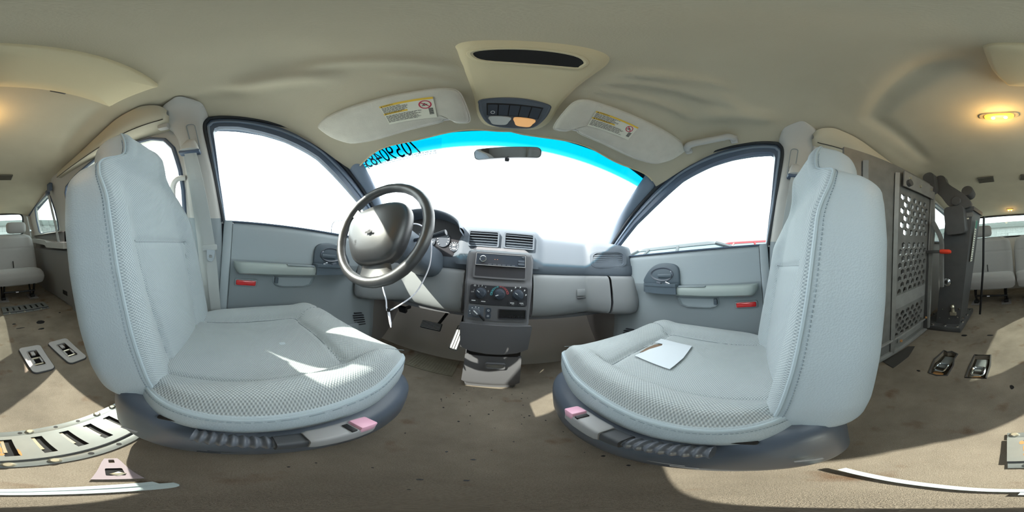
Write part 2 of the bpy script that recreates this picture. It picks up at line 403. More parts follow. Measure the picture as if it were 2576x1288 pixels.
SLIDE_L = [(y, 0.56) if z < 0.76 else (y, z) for y, z in SLIDE if (y, z) != (-0.245, 0.76)]  # left sill shaped lower than a real one, to let sun onto the floor
SLIDE_L = [(-0.240, 0.60)]+SLIDE_L
for s, side in ((-1, 'left'), (1, 'right')):
    wl = sempty('wall_'+side, 'painted inner body side of the van, '+side+' hand')
    b = B()
    top = [(y, roofz(0.62, y)+0.03) for y in (-2.4, -2.0, -1.6, -1.2, -0.6, -0.1, 0.1, 0.226, 0.35, 0.44)]
    outline = [(-2.4, 0.753)]+top+[(0.70, 0.99), (1.0, 0.79), (1.05, 0.753)]
    hole = [(y, max(z, 0.7531)) for y, z in DOOR_HOLE]
    # door opening reaches the waist line, so the plate is cut as an outline with a notch there
    notch = [(y, z) for y, z in reversed(DOOR_HOLE)]
    outline = [(-2.4, 0.745)]+[(y, z) for y, z in top if y < -1.2]+[(-1.5, roofz(0.62, -1.5)+0.03), (-1.3, roofz(0.62, -1.3)+0.03)]+[(y, z) for y, z in top if y >= -1.2]+[(0.70, 0.99), (1.0, 0.79), (1.05, 0.745)]+[(0.90, 0.745)]+notch+[(-0.077, 0.745)]+([(-0.20, 0.745), (-0.20, 0.50), (-1.24, 0.50), (-1.24, 0.745)] if s < 0 else [])
    b.plate(outline, [SLIDE_L if s < 0 else SLIDE, QUART], lambda u, v, w: (s*(sx(v)+flare(u)+w), u, v), 0.03)
    b.build('side_shell', 'trim_grey', wl)
    b = B(); b.box((s*0.765, 0.535, 0.355), (0.03, 1.57, 0.80)); b.box((s*0.765, -0.74, 0.235 if s < 0 else 0.355), (0.03, 1.00, 0.56 if s < 0 else 0.80)); b.box((s*0.795, -1.335, 0.355), (0.03, 0.19, 0.80)); b.box((s*0.81, -1.90, 0.355), (0.03, 1.05, 0.80)); b.box((s*0.805, -1.40, 0.355), (0.05, 0.03, 0.80))
    b.build('lower_shell', 'rear_plastic', wl)
b = B(); b.plate([(-0.8, -0.05), (-0.8, 0.80), (-0.7, 1.16), (0.7, 1.16), (0.8, 0.80), (0.8, -0.05)], [rrect(1.22, 0.31, 0.06, 5, -0.0, 0.925)], lambda u, v, w: (u, -2.36-w, v), 0.04)
wb = struct(b.build('wall_back', 'trim_grey'), 'inner face of the rear hatch around its wide window')
b = B(); b.box((0, 1.30, 0.36), (1.6, 0.03, 0.95)); struct(b.build('wall_front', 'black'), 'dark bulkhead behind the dashboard')
b = B(); b.plate(rrect(1.24, 0.33, 0.06, 5, 0, 0.925), [], lambda u, v, w: (u, -2.385-w, v), 0.004)
w1 = struct(b.build('window_1', 'pane_rear'), 'rear hatch window behind the back seats')
b = B()
for k in range(9): b.box((0, -2.38, 0.79+k*0.032), (1.2, 0.001, 0.0012))
b.build('heater_line', 'bezel_grey', w1)['kind'] = 'stuff'
b = B(); b.tube([(x, -2.357, z) for x, z in rrect(1.22, 0.31, 0.06, 5, 0, 0.925)], 0.012, 6, True); b.build('seal', 'rubber', w1)
k = 2
for s, side in ((-1, 'left'), (1, 'right')):
    for nm, pts, m in (('sliding door', SLIDE_L if s < 0 else SLIDE, 'pane_clear'), ('rear quarter', QUART, 'pane_rear')):
        b = B(); b.plate(pts, [], lambda u, v, w: (s*(sx(v)+flare(u)+0.012+w), u, v), 0.004)
        wv = struct(b.build('window_%d' % k, m), nm+' window on the '+side); k += 1
        b = B(); b.tube([(s*(sx(z)+flare(y)-0.002), y, z) for y, z in pts], 0.010, 6, True); b.build('seal', 'frame_dark', wv)
# windscreen
b = B(); b.grid(25, 16, lambda u, v: ((2*u-1)*(0.565+0.19*v), 0.398+v*0.60+0.12*v*(1-(2*u-1)**2), 1.146-v*0.335))
w6 = struct(b.build('window_6', 'pane_shade'), 'raked windscreen with a cyan shade band along its top')
# crayon lot number on the outside of the glass, read mirrored from inside
wx = Vector((-1, 0.02, 0.0)); wy = Vector((0, -0.60, 0.335))
b = B(); q = [(-0.205, 0.442), (-0.556, 0.430), (-0.585, 0.505), (-0.225, 0.505)]
stk = thing('lot_number_sticker', 'clear sticker with large mirrored digits at the top left of the windscreen', 'sticker', (-0.40, 0.47, 1.11))
wz = lambda y: 1.146-(y-0.398)/0.60*0.335+0.004
b.add([(x, y, wz(y)) for x, y in q], [(0, 1, 2, 3)])
glass('sticker_film', (0.72, 0.86, 0.84), 0.2); b.build('film', 'sticker_film', stk, recalc=False)
mat('marker_ink', (70, 96, 134), 0.6)
def on_screen(x, y): return frame((x, y, wz(y)+0.002), wx, wy)
text('digits', '70590485', 0.094, on_screen(-0.425, 0.462) @ Matrix.Diagonal((0.72, 1.12, 1, 1)), 'marker_ink', stk)
text('letter', 'F', 0.05, on_screen(-0.562, 0.484), 'marker_ink', stk)
b = B()
for r_ in range(2):
    x = -0.24
    while x > -0.50:
        L = random.uniform(0.006, 0.02); y = 0.490+r_*0.008
        b.box((x-L/2, y, wz(y)+0.003), (L, 0.003, 0.0005)); x -= L+0.004
b.build('small_print', 'marker_ink', stk)['kind'] = 'stuff'

# pillars
n_tr = 1
AP_F = [(0.36, 1.150), (0.454, 1.075), (0.55, 1.017), (0.646, 0.953), (0.82, 0.824), (0.92, 0.745)]
AP_W = [(-0.545, 0.40, 1.146), (-0.566, 0.48, 1.098), (-0.592, 0.575, 1.046), (-0.625, 0.68, 0.988), (-0.69, 0.86, 0.888), (-0.735, 0.985, 0.80)]
for s, side in ((-1, 'left'), (1, 'right')):
    b = B(); fr = cat([(s*(sx(z)-0.004), y, z) for y, z in AP_F], 5); ws = cat([(-s*x, y, z) for x, y, z in AP_W], 5); n = len(fr)
    cn = Vector((0, 0.35, 0.75))
    def ap(u, v):
        i = min(n-1, int(v*(n-1)+0.5)); p = fr[i].lerp(ws[i], u); d = (cn-p).normalized(); return p+d*0.016*math.sin(PI*u)**0.7
    b.grid(9, n, ap); b.grid(2, n, lambda u, v: fr[min(n-1, int(v*(n-1)+.5))]+Vector((s*0.05*u, 0.03*u, 0.03*u))); b.grid(2, n, lambda u, v: ws[min(n-1, int(v*(n-1)+.5))]+Vector((s*0.05*u, 0.02*u, 0.03*u)))
    struct(b.build('trim_%d' % n_tr, 'frame_mid', ang=60), 'blue-grey windscreen pillar trim, '+side); n_tr += 1
BP = [(0.02, -0.225, -0.065, 0.735), (0.50, -0.22, -0.068, 0.712), (0.765, -0.222, -0.086, 0.682), (0.94, -0.236, -0.122, 0.650), (1.04, -0.246, -0.144, 0.632), (1.16, -0.273, -0.166, 0.608), (1.215, -0.305, -0.166, 0.588), (1.25, -0.31, -0.150, 0.556), (1.272, -0.285, -0.160, 0.515), (1.282, -0.235, -0.19, 0.490)]
for s, side in ((-1, 'left'), (1, 'right')):
    lo = [p for p in BP if p[0] < 0.78]; hi = [p for p in BP if p[0] > 0.76]
    root = sempty('trim_%d' % n_tr, 'pale moulded pillar trim behind the front door, '+side); n_tr += 1
    for nm, L, m in (('upper_cover', hi, 'trim_grey'), ('lower_cover', lo, 'door_lower')):
        a = cat([(s*p[3], p[1], p[0]) for p in L], 5); c = cat([(s*p[3], p[2], p[0]) for p in L], 5); n = len(a)
        b = B()
        def bp_(u, v):
            i = min(n-1, int(v*(n-1)+0.5)); p = a[i].lerp(c[i], u); k_ = math.sin(PI*u)**0.5
            return p+Vector((-s*0.022*k_, 0, -0.006*k_))
        b.grid(13, n, bp_)
        b.grid(2, n, lambda u, v: a[min(n-1, int(v*(n-1)+.5))]+Vector((s*0.05*u, 0, 0))); b.grid(2, n, lambda u, v: c[min(n-1, int(v*(n-1)+.5))]+Vector((s*0.05*u, 0, 0)))
        b.build(nm, m, root, ang=70)
    # recessed belt height slot
    b = B(); sl = [(s*(0.595+0.0*y), y, z) for y, z in []]
    slot = rrect(0.030, 0.135, 0.012, 4)
    def onp(u, v, w): z = 1.118+v; y = -0.195+u-0.16*(v); return (s*(lerp(z, [p[0] for p in BP], [p[3] for p in BP])-0.0235-w), y, z)
    b.tube([onp(u, v, 0) for u, v in slot], 0.0018, 5, True); b.build('adjuster_slot', 'door_lower', root)
    b = B(); b.box(onp(0.0, -0.052, 0.004), (0.012, 0.022, 0.016), 0.004); b.build('adjuster_button', 'black', root)
RAIL = [(0.525, -0.268, 1.262), (0.49, -0.285, 1.270), (0.472, -0.33, 1.274), (0.478, -0.38, 1.274), (0.492, -0.46, 1.27), (0.535, -0.62, 1.262), (0.575, -0.84, 1.252), (0.598, -1.15, 1.24)]
for s, side in ((-1, 'left'), (1, 'right')):
    up_ = cat([(s*x, y, z-0.004) for x, y, z in RAIL], 5); lo = cat([(s*(0.56 if i == 0 else 0.592 if i == 1 else 0.605), y-(0.004 if i < 2 else 0), (1.245 if i == 0 else 1.212 if i == 1 else 1.205)-0.003*i) for i, (x, y, z) in enumerate(RAIL)], 5); n = len(up_)
    b = B()
    def rl(u, v):
        i = min(n-1, int(v*(n-1)+.5)); p = up_[i].lerp(lo[i], u); return p+Vector((-s*0.018, 0, -0.022))*math.sin(PI*u)
    b.grid(11, n, rl); b.grid(2, n, lambda u, v: lo[min(n-1, int(v*(n-1)+.5))]+Vector((s*0.05*u, 0, 0.0)))
    b.loft([[up_[0]], [lo[0]]], False, False) if 0 else None
    t = struct(b.build('trim_%d' % n_tr, 'trim_rail', ang=70), 'long cover over the sliding door rail, '+side); n_tr += 1
    b = B(); b.tube([rl(0.60, v/39)+Vector((-s*0.0005, 0, -0.001)) for v in range(6, 40)], 0.0022, 6); b.build('slot_line', 'black', t)
    b = B(); b.box((s*0.575, -0.305, 1.205), (0.03, 0.045, 0.05), 0.012); b.build('hinge_cover', 'trim_grey', t)
    b = B(); b.box((s*0.562, -0.335, 1.228), (0.012, 0.03, 0.012), 0.003); b.build('roller_gap', 'black', t)

# floor with cut-outs for the seat anchors
BEZ = [(-0.221, -0.72), (-0.394, -0.72)]
CUT = [[(0.398, -0.836), (0.372, -0.822), (0.35, -0.835), (0.307, -0.812), (0.311, -0.76), (0.295, -0.70), (0.291, -0.608), (0.335, -0.595), (0.377, -0.603), (0.392, -0.66), (0.41, -0.73)], [(0.212, -0.818), (0.125, -0.820), (0.118, -0.72), (0.124, -0.614), (0.209, -0.610), (0.214, -0.70)]]
b = B()
b.plate([(-0.82, -2.36), (-0.82, 1.0), (0.82, 1.0), (0.82, -2.36)], [rrect(0.055, 0.15, 0.01, 2, x, y) for x, y in BEZ]+CUT, lambda u, v, w: (u, v, -w), 0.035)
fl = struct(b.build('floor', 'carpet'), 'stained beige carpet of the van floor')
b = B(); b.box((0, -0.6, -0.055), (1.6, 3.9, 0.03)); b.build('pan', 'underbody', fl)
b = B(); b.grid(9, 8, lambda u, v: ((u-0.5)*1.54, 0.98+0.31*v, 0.002+0.42*v**1.3)); b.build('toe_board', 'footwell', fl)
b = B(); b.box((-0.30, 0.875, 0.003), (0.27, 0.17, 0.006), 0.002)
for k in range(16): b.box((-0.42+k*0.0165, 0.87, 0.0065), (0.007, 0.145, 0.004))
b.build('heel_pad', 'carpet_mat', fl)
for (x, y, w, h) in ((-0.40, -1.15, 0.075, 0.06), (-0.37, -1.045, 0.05, 0.022), (-0.235, -1.11, 0.07, 0.012), (-0.20, -1.19, 0.03, 0.02), (0.335, -1.055, 0.045, 0.03), (0.155, -1.065, 0.05, 0.022), (0.43, -0.60, 0.02, 0.012), (-0.62, -1.25, 0.02, 0.02), (0.02, -0.55, 0.018, 0.03)):
    pts = [(x+w/2*math.cos(a)*random.uniform(.8, 1.1), y+h/2*math.sin(a)*random.uniform(.7, 1.1)) for a in [2*PI*q/9 for q in range(9)]]
    b = B(); b.plate(pts, [], lambda u, v, w_: (u, v, w_), 0.0015); b.build('torn_hole', 'black', fl)
b = B()
for k in range(46):
    x, y = random.uniform(-0.15, 0.2), random.uniform(0.1, 0.75); r_ = random.uniform(0.0012, 0.0035)
    b.plate([(x+r_*math.cos(a)*random.uniform(.7, 1.4), y+r_*math.sin(a)) for a in [2*PI*q/6 for q in range(6)]], [], lambda u, v, w_: (u, v, w_), 0.001)
o = b.build('crumb', 'black', fl); o['kind'] = 'stuff'

# ================================================================== FRONT DOORS
def door(s, num, side):
    root = sempty('door_%d' % num, 'grey front door with armrest, handle pod and curved window, '+side)
    # window frame ring between glass and opening
    b = B(); b.plate([(y, max(z, 0.745)) for y, z in DOOR_HOLE], [[(y, z+0.006) if z < 0.76 else (y, z) for y, z in GLASS]], lambda u, v, w: (s*(sx(v)-0.004+w), u, v), 0.03)
    fr = b.build('window_frame', 'frame_dark', root)
    b = B(); b.tube(cat([(s*(sx(z)-0.008), y, z) for y, z in DOOR_HOLE[:]], 3), 0.0095, 7); b.build('weatherstrip', 'rubber', fr)
    mid = [((a[0]+c[0])/2+0.0, (a[1]+c[1])/2) for a, c in zip(DOOR_HOLE, GLASS)]
    b = B(); b.tube(cat([(s*(sx(z)-0.006), y, z) for y, z in mid], 3), 0.006, 7); b.build('inner_seal', 'frame_mid', fr)
    b = B(); b.plate(GLASS, [], lambda u, v, w: (s*(sx(v)+0.012+w), u, v), 0.004); b.build('pane', 'pane_clear', root)
    # inner panel
    def px(y, z):
        x = 0.698+0.006*sm(0.75, 0.62, z)
        x += 0.018*sm(0.60, 0.50, z)
        x -= 0.012*sm(0.30, 0.15, z)
        x -= 0.03*sm(0.766, 0.735, z)*0.0
        x += 0.012*sm(0.755-0.02, 0.757, z)
        x += 0.03*sm(0.78, 0.86, y)
        return s*x
    b = B(); b.grid(80, 70, lambda u, v: (px(-0.035+u*0.885, 0.07+v*0.686), -0.035+u*0.885, 0.07+v*0.686), mf=lambda u, v: 0 if v > 0.76 else 1)
    b.grid(2, 30, lambda u, v: (s*(0.705+u*0.04), -0.035, 0.07+v*0.686)); b.grid(30, 2, lambda u, v: (s*(0.708+0.05*v), -0.035+u*0.885, 0.757-0.004*v))
    pn = b.build('inner_panel', ['door_grey', 'door_lower'], root, ang=50)
    b = B(); b.box((s*0.715, -0.056, 0.41), (0.045, 0.038, 0.70), 0.008); b.build('edge_panel', 'door_grey', root)
    b = B(); b.tube([(s*0.712, -0.085, z/20*0.70+0.05) for z in range(21)], 0.010, 6); b.build('edge_seal', 'rubber', root)
    # armrest: long padded shelf
    b = B()
    def arm(t):
        y = -0.02+t*0.37; w = lerp(t, [0, .03, .1, .9, 1], [0.02, 0.042, 0.055, 0.058, 0.055]); h = lerp(t, [0, .03, .08, 1], [0.022, 0.040, 0.050, 0.046]); zt = 0.588+0.004*t
        return [(s*(0.712-w*a), y, zt-h*c) for a, c in ((0, 0), (0.55, -0.02), (0.85, 0.06), (0.98, 0.25), (1.0, 0.55), (0.93, 0.85), (0.7, 1.0), (0, 1.05))]
    b.loft([arm(t/24) for t in range(25)]); b.build('armrest', 'armrest_grey', root, ang=40)
    b = B(); b.box((s*0.672, 0.265, 0.590), (0.028, 0.125, 0.006), 0.003); b.build('pull_recess', 'door_lower', root)
    b = B(); b.box((s*0.675, 0.325, 0.589), (0.030, 0.008, 0.010), 0.002); b.build('recess_end', 'frame_mid', root)
    # cup shaped pull pocket under the armrest
    b = B(); ol = [(0.163, 0.53), (0.163, 0.505), (0.175, 0.492), (0.20, 0.486), (0.31, 0.487), (0.34, 0.497), (0.355, 0.53)]
    n = len(ol); rings = []
    for t, dx in ((0, 0.0), (0.25, 0.010), (0.6, 0.012), (1.0, 0.0)):
        rings.append([(s*(0.719-dx), 0.26+(y-0.26)*(1.06-0.06*t-0.04*(t > .9)), 0.53+(z-0.53)*(1.1-0.1*t)) for y, z in ol])
    b.loft(rings, False, True, closed=False); b.build('pull_pocket', 'door_grey', root, ang=60)
    b = B(); b.box((s*0.709, 0.172, 0.513), (0.012, 0.016, 0.026), 0.002); b.build('pocket_notch', 'pod_dark', root)
    # red courtesy lamp
    b = B(); b.box((s*0.716, 0.0375, 0.4945), (0.012, 0.100, 0.034), 0.010); lp = b.build('lamp_bezel', 'door_lower', root)
    b = B(); b.box((s*0.711, 0.0375, 0.4945), (0.012, 0.088, 0.024), 0.006); b.build('lamp_lens', 'red_lens', lp)
    # handle pod
    ol = cat([(0.338, 0.600, 0), (0.338, 0.66, 0), (0.348, 0.686, 0), (0.375, 0.699, 0), (0.42, 0.704, 0), (0.47, 0.697, 0), (0.515, 0.668, 0), (0.55, 0.62, 0), (0.545, 0.600, 0)], 4)
    o2 = [(p.x, p.y) for p in ol]; c0 = (0.43, 0.64)
    b = B(); b.plate(o2, [], lambda u, v, w: (s*(0.706-w), u, v), 0.012)
    b.loft([[(s*(0.694-d), c0[0]+(y-c0[0])*f, c0[1]+(z-c0[1])*f) for y, z in o2] for f, d in ((1, 0), (0.97, 0.003), (0.93, 0.004))], False, True)
    pod = b.build('handle_pod', 'pod_dark', root, ang=45)
    el = lambda a, c, n=22: [(0.425+a*math.cos(2*PI*q/n)*(1.25 if math.cos(2*PI*q/n) > 0 else 0.95), 0.648+c*math.sin(2*PI*q/n)*(1 if math.sin(2*PI*q/n) > 0 else 1.0)) for q in range(n)]
    b = B(); b.loft([[(s*(0.6895-d), y, z) for y, z in el(a, c)] for a, c, d in ((0.062, 0.036, 0.0), (0.060, 0.034, 0.003), (0.054, 0.028, 0.001), (0.05, 0.024, -0.006), (0.03, 0.012, -0.010))], False, True)
    b.build('handle_cup', 'switch_bezel', pod, ang=60)
    b = B(); b.box((s*0.6885, 0.415, 0.640), (0.012, 0.082, 0.020), 0.007, rot=Matrix.Rotation(s*0.0, 3, 'Z')); b.build('door_handle', 'pod_dark', pod)
    b = B(); b.box((s*0.690, 0.380, 0.662), (0.004, 0.004, 0.010), 0.001); b.build('lock_tab', 'white_plastic', pod)
    # switch shelf in front of the armrest
    b = B(); sh = [(0.335, 0.643), (0.44, 0.648), (0.52, 0.668), (0.556, 0.70), (0.335, 0.70)]
    b.plate(sh, [], lambda u, v, w: (s*v, u, 0.602-w-0.02*sm(0.4, 0.56, u)*0), 0.012); 
    b.plate([(y, x+0.004) if x < 0.69 else (y, x) for y, x in sh], [], lambda u, v, w: (s*v, u, 0.590-w), 0.036); b.build('switch_shelf', 'pod_dark', pod)
    for y in (0.385, 0.435):
        b = B(); b.box((s*0.668, y, 0.606), (0.018, 0.026, 0.010), 0.004, rot=Matrix.Rotation(0.35, 3, 'X')); b.build('window_switch', 'chrome' if y < 0.4 else 'switch_bezel', pod)
    # loudspeaker slots low at the front
    for k in range(6):
        b = B(); b.box((s*0.716, 0.675+k*0.006, 0.30-k*0.017), (0.014, 0.085 if k else 0.06, 0.006), 0.002, rot=Matrix.Rotation(-0.12, 3, 'X')); b.build('speaker_slot', 'rubber', root)
    b = B(); b.box((s*0.705, 0.40, 0.185), (0.03, 0.55, 0.11), 0.012); mp = b.build('map_pocket', 'door_lower', root)
    return root
door(-1, 1, 'driver side'); door(1, 2, 'passenger side')
# ================================================================== OUTSIDE MIRROR (driver side)
mr = thing('door_mirror', 'outside rear-view mirror seen through the driver window', 'mirror', (-0.95, 0.66, 0.80))
b = B(); ol = rrect(0.26, 0.115, 0.045, 6, 0, 0)
b.loft([[(-0.945+u*f, 0.66+d+0.10*u, 0.842+v*f) for u, v in ol] for f, d in ((1.0, 0.0), (1.06, 0.01), (1.05, 0.04), (0.8, 0.09), (0.4, 0.11))], False, True); b.build('housing', 'frame_mid', mr)
b = B(); b.plate(rrect(0.255, 0.11, 0.043, 6), [], lambda u, v, w: (-0.945+u, 0.663+0.10*u+w, 0.842+v), 0.003); b.build('reflector', 'mirror_glass', mr)
b = B(); b.box((-0.78, 0.74, 0.795), (0.16, 0.06, 0.05), 0.015); b.build('mount', 'frame_mid', mr)

# ================================================================== FRONT SEATS
def front_seat(s, oy, label, name='bucket_seat'):
    cx = s*0.405
    root = thing(name, label, 'car seat', (cx, oy+0.12, 0), 'front bucket seats')
    # ---- backrest
    A = math.radians(13.5); L = 0.765; sa, ca = math.sin(A), math.cos(A); yb, zb = -0.135+oy, 0.255
    WV = [0, 0.02, 0.06, 0.14, 0.25, 0.36, 0.46, 0.54, 0.578, 0.604, 0.622, 0.638, 0.664, 0.70, 0.725, 0.745, 0.758, 0.765]
    WW = [0.155, 0.185, 0.208, 0.224, 0.234, 0.237, 0.232, 0.218, 0.202, 0.178, 0.140, 0.112, 0.104, 0.100, 0.096, 0.086, 0.070, 0.045]
    NV = 110; NF = 64; NB = 30
    def wv(v): return (lerp(v-0.008, WV, WW)+2*lerp(v, WV, WW)+lerp(v+0.008, WV, WW))/4
    def thick(v): return lerp(v, [0, 0.03, 0.08, 0.3, 0.5, 0.58, 0.62, 0.70, 0.735, 0.755, 0.765], [0.35, 0.8, 1, 1, 1.0, 0.97, 0.92, 0.86, 0.72, 0.48, 0.18])
    def front(q, v):
        a = abs(q); f = 0.030
        bol = sm(0.48, 0.80, a)*(1-sm(0.90, 1.0, a))
        low = (1-sm(0.46, 0.56, v))
        f += 0.030*bol*(0.35+0.65*low)
        f -= 0.052*sm(0.86, 1.0, a)**2
        f += 0.030*math.exp(-((v-0.20)/0.16)**2)*(1-a*a)*0.6            # lumbar
        f += 0.022*math.exp(-((v-0.70)/0.06)**2)*(1-a**4)               # headrest pad
        f -= 0.012*math.exp(-((v-0.60)/0.035)**2)
        sl = 0.62-0.24*(0.405-v)/0.405                                     # insert seams run inwards towards the seat
        if v < 0.405: f -= 0.0075*math.exp(-((a-sl)/0.022)**2)
        f -= 0.006*math.exp(-((v-0.405)/0.006)**2)*(1-sm(0.58, 0.64, a))
        return f
    def pos(u, n, v): return (cx+u, yb-v*sa+n*ca, zb+v*ca+n*sa)
    D = 0.098
    rings = []; nk = NF+NB
    for j in range(NV):
        v = L*j/(NV-1); w = wv(v); t = thick(v); r = []
        for i in range(NF):
            q = -1+2*i/(NF-1); q = math.copysign(abs(q)**0.9, q); r.append(pos(q*w, front(q, v)*t, v))
        e = front(1, v)*t
        for i in range(NB):
            a = PI*(i+1)/(NB+1); c, sn = math.cos(a), math.sin(a)
            r.append(pos(w*1.0*math.copysign(abs(c)**0.55, c)*(1+0.03*sn), e-(D+e*0.0)*t*abs(sn)**0.75, v))
        rings.append(r)
    b = B(); b.loft(rings)
    nf = len(b.f); k = 0; mm = []
    for j in range(NV-1):
        for i in range(nk): mm.append(0 if (3 <= i < NF-4) else 1)
    mm += [1]*(nf-len(mm)); b.m = mm
    bk = b.build('backrest', ['fabric_back', 'vinyl'], root, ang=70)
    b = B()
    def fp(q, v): w = wv(v); t = thick(v); return pos(q*w, front(q, v)*t+0.0006, v)
    for sg in (-1, 1): b.tube([fp(sg*(0.62-0.24*(0.405-v)/0.405), v) for v in [0.05+0.355*k/40 for k in range(41)]], 0.0010, 5)
    b.tube([fp(q, 0.405) for q in [-0.62+1.24*k/30 for k in range(31)]], 0.0011, 5)
    b.build('seam', 'seam_dark', bk)['kind'] = 'stuff'
    for sd in (0, 1):
        i = 3 if sd == 0 else NF-4
        b = B(); b.tube([rings[j][i] for j in range(1, NV-2)], 0.0032, 6); b.build('piping', 'piping', bk)
        b = B(); ii = (2 if sd == 0 else NF-3)
        for j in range(4, NV-10):
            p0 = Vector(rings[j][i]).lerp(Vector(rings[j][ii]), 0.32); p1 = Vector(rings[j+1][i]).lerp(Vector(rings[j+1][ii]), 0.32)
            p0 = p0.lerp(p1, 0.1); p1 = p0.lerp(p1, 0.62); ou = Vector(((-1 if sd == 0 else 1)*0.0012, 0, 0))
            b.tube([p0+ou, p1+ou], 0.0011, 4)
        b.build('stitching', 'thread', bk)['kind'] = 'stuff'
    # ---- cushion
    y0, y1 = -0.165+oy, 0.425+oy; yc, hl = (y0+y1)/2, (y1-y0)/2; hw = 0.238; NT = 128; NR = 46
    def outl(a):
        c, sn = math.cos(a), math.sin(a); ex = 0.62 if sn > 0 else 0.5
        return hw*math.copysign(abs(c)**0.55, c)*(1-0.10*max(0, sn)**3), hl*math.copysign(abs(sn)**ex, sn)
    def hgt(x, y):
        a = abs(x)/hw; t = (y-y0)/(y1-y0)
        z = 0.372+0.020*sm(0.0, 0.8, t)
        z += 0.042*sm(0.52, 0.80, a)*(1-sm(0.86, 1.05, a)*0.7)*(0.5+0.5*sm(0.0, 0.5, t))*(1-0.85*sm(0.68, 0.93, t))
        z += 0.020*sm(0.64, 0.78, t)*(1-a*0.3)*(1-sm(0.8, 1.0, t))
        z -= 0.03*sm(0.86, 1.0, t)**2
        ix = 0.60+0.06*t
        if t < 0.70: z -= 0.010*math.exp(-((a-ix)/0.028)**2)
        if a < ix+0.02: z -= 0.010*math.exp(-((t-0.685+0.07*a*a)/0.014)**2)
        if t > 0.66 and a > 0.45: z -= 0.004*math.exp(-(((a-ix)-(t-0.68)*0.9)/0.018)**2)   # corner seams
        return z
    top = []
    for k in range(1, NR+1):
        f = 1-(1-k/NR)**1.25; r = []
        for i in range(NT):
            x, y = outl(2*PI*i/NT); x *= f; y *= f; z = hgt(x, y+yc)-0.018*sm(0.90, 1.0, f)**2
            r.append((cx+x, yc+y, z))
        top.append(r)
    side = []
    for f, dz in ((1.008, -0.006), (1.018, -0.022), (1.02, -0.045), (1.008, -0.070), (0.97, -0.085), (0.85, -0.09)):
        side.append([(cx+outl(2*PI*i/NT)[0]*f, yc+outl(2*PI*i/NT)[1]*f, max(0.255, top[-1][i][2]+dz)) for i in range(NT)])
    b = B(); b.loft(top+side); n1 = (NR-2)*NT; b.m = [0 if k < n1 else 1 for k in range(len(b.f))]
    cu = b.build('cushion', ['fabric_seat', 'vinyl'], root, ang=70)
    L3 = y1-y0
    def sp(x, y): return (cx+x, y, hgt(x, y)+0.0006)
    b = B()
    for sg in (-1, 1):
        b.tube([sp(sg*hw*(0.60+0.06*t), y0+L3*t) for t in [0.12+0.56*k/30 for k in range(31)]], 0.0011, 5)
        b.tube([sp(sg*hw*(0.64+0.9*d), y0+L3*(0.68+d)) for d in [0.21*k/14 for k in range(15)]], 0.0009, 5)
    b.tube([sp(hw*q, y0+L3*(0.685-0.07*q*q)) for q in [-0.64+1.28*k/40 for k in range(41)]], 0.0011, 5)
    b.build('seam', 'seam_dark', cu)['kind'] = 'stuff'
    b = B(); b.tube([(p[0], p[1], p[2]+0.001) for p in side[0]], 0.0034, 6, True); b.build('piping', 'piping', cu)
    b = B()
    for i in range(NT):
        p0 = Vector(side[0][i]).lerp(Vector(side[1][i]), 0.6); p1 = Vector(side[0][(i+1) % NT]).lerp(Vector(side[1][(i+1) % NT]), 0.6)
        for h in range(2):
            q0 = p0.lerp(p1, 0.05+0.5*h); q1 = p0.lerp(p1, 0.36+0.5*h); d = (q0-Vector((cx, yc, q0.z))).normalized()*0.0012; b.tube([q0+d, q1+d], 0.0010, 4)
    b.build('stitching', 'thread', cu)['kind'] = 'stuff'
    # ---- plastic base shell
    bc, bl = 0.115+oy, 0.345
    def bo(a):
        c, sn = math.cos(a), math.sin(a); return (hw+0.004)*math.copysign(abs(c)**0.42, c), bl*math.copysign(abs(sn)**0.55, sn)
    rr = []
    for f, z in ((0.90, 0.085), (0.955, 0.095), (0.985, 0.13), (1.0, 0.18), (1.0, 0.205), (0.985, 0.222), (0.93, 0.235), (0.80, 0.24)):
        r = []
        for i in range(NT):
            x, y = bo(2*PI*i/NT); t = (y+bl)/(2*bl)
            lift = 0.10*sm(0.40, 0.12, t)*sm(0.12, 0.24, z)-0.02*sm(0.05, 0.0, t)*sm(0.12, 0.24, z)+0.02*sm(.7, 1.0, t)*sm(0.1, .2, z)
            r.append((cx+x*f, bc+y*(f+0.0), z+lift))
        rr.append(r)
    b = B(); b.loft(rr); sh = b.build('base_shell', 'seat_plastic', root, ang=50)
    b = B(); b.box((cx-s*0.216, oy-0.045, 0.318), (0.030, 0.075, 0.010), 0.004, rot=Matrix.Rotation(0.25, 3, 'X')); b.build('lever_slot', 'black', sh)
    for (yy, zz, L_) in ((0.02, 0.150, 0.045), (0.0, 0.135, 0.03), (-0.12, 0.2, 0.03)):
        b = B(); b.box((cx-s*0.2375, oy+yy, zz), (0.004, L_, 0.006), 0.001); b.build('scuff', 'bezel_grey' if yy < -0.1 or s > 0 else 'rubber', sh)
    for xx in (-0.16, 0.16):
        b = B(); b.box((cx+xx, oy+0.13, 0.05), (0.045, 0.52, 0.10), 0.006); b.build('rail', 'seat_steel', root)
    b = B(); b.box((cx+s*0.0, oy-0.10, 0.30), (0.30, 0.05, 0.12), 0.01); b.build('hinge_frame', 'seat_steel', root)
    # ---- belt buckle on its ribbed stalk, along the inner side
    xi = cx-s*0.262; yq = oy+0.02 if s < 0 else oy+0.005
    bkl = None
    b = B(); rings = []
    for k in range(81):
        t = k/80; rr_ = 0.0165+0.0022*math.cos(t*2*PI*8); p = Vector((xi-s*(-0.012+0.018*t), yq-0.045+0.085*t, 0.300+0.012*t))
        rings.append([p+Vector((rr_*0.8*math.cos(a), 0, rr_*math.sin(a))) for a in [2*PI*q/12 for q in range(12)]])
    b.loft(rings); bt = b.build('buckle_boot', 'boot', root, ang=60)
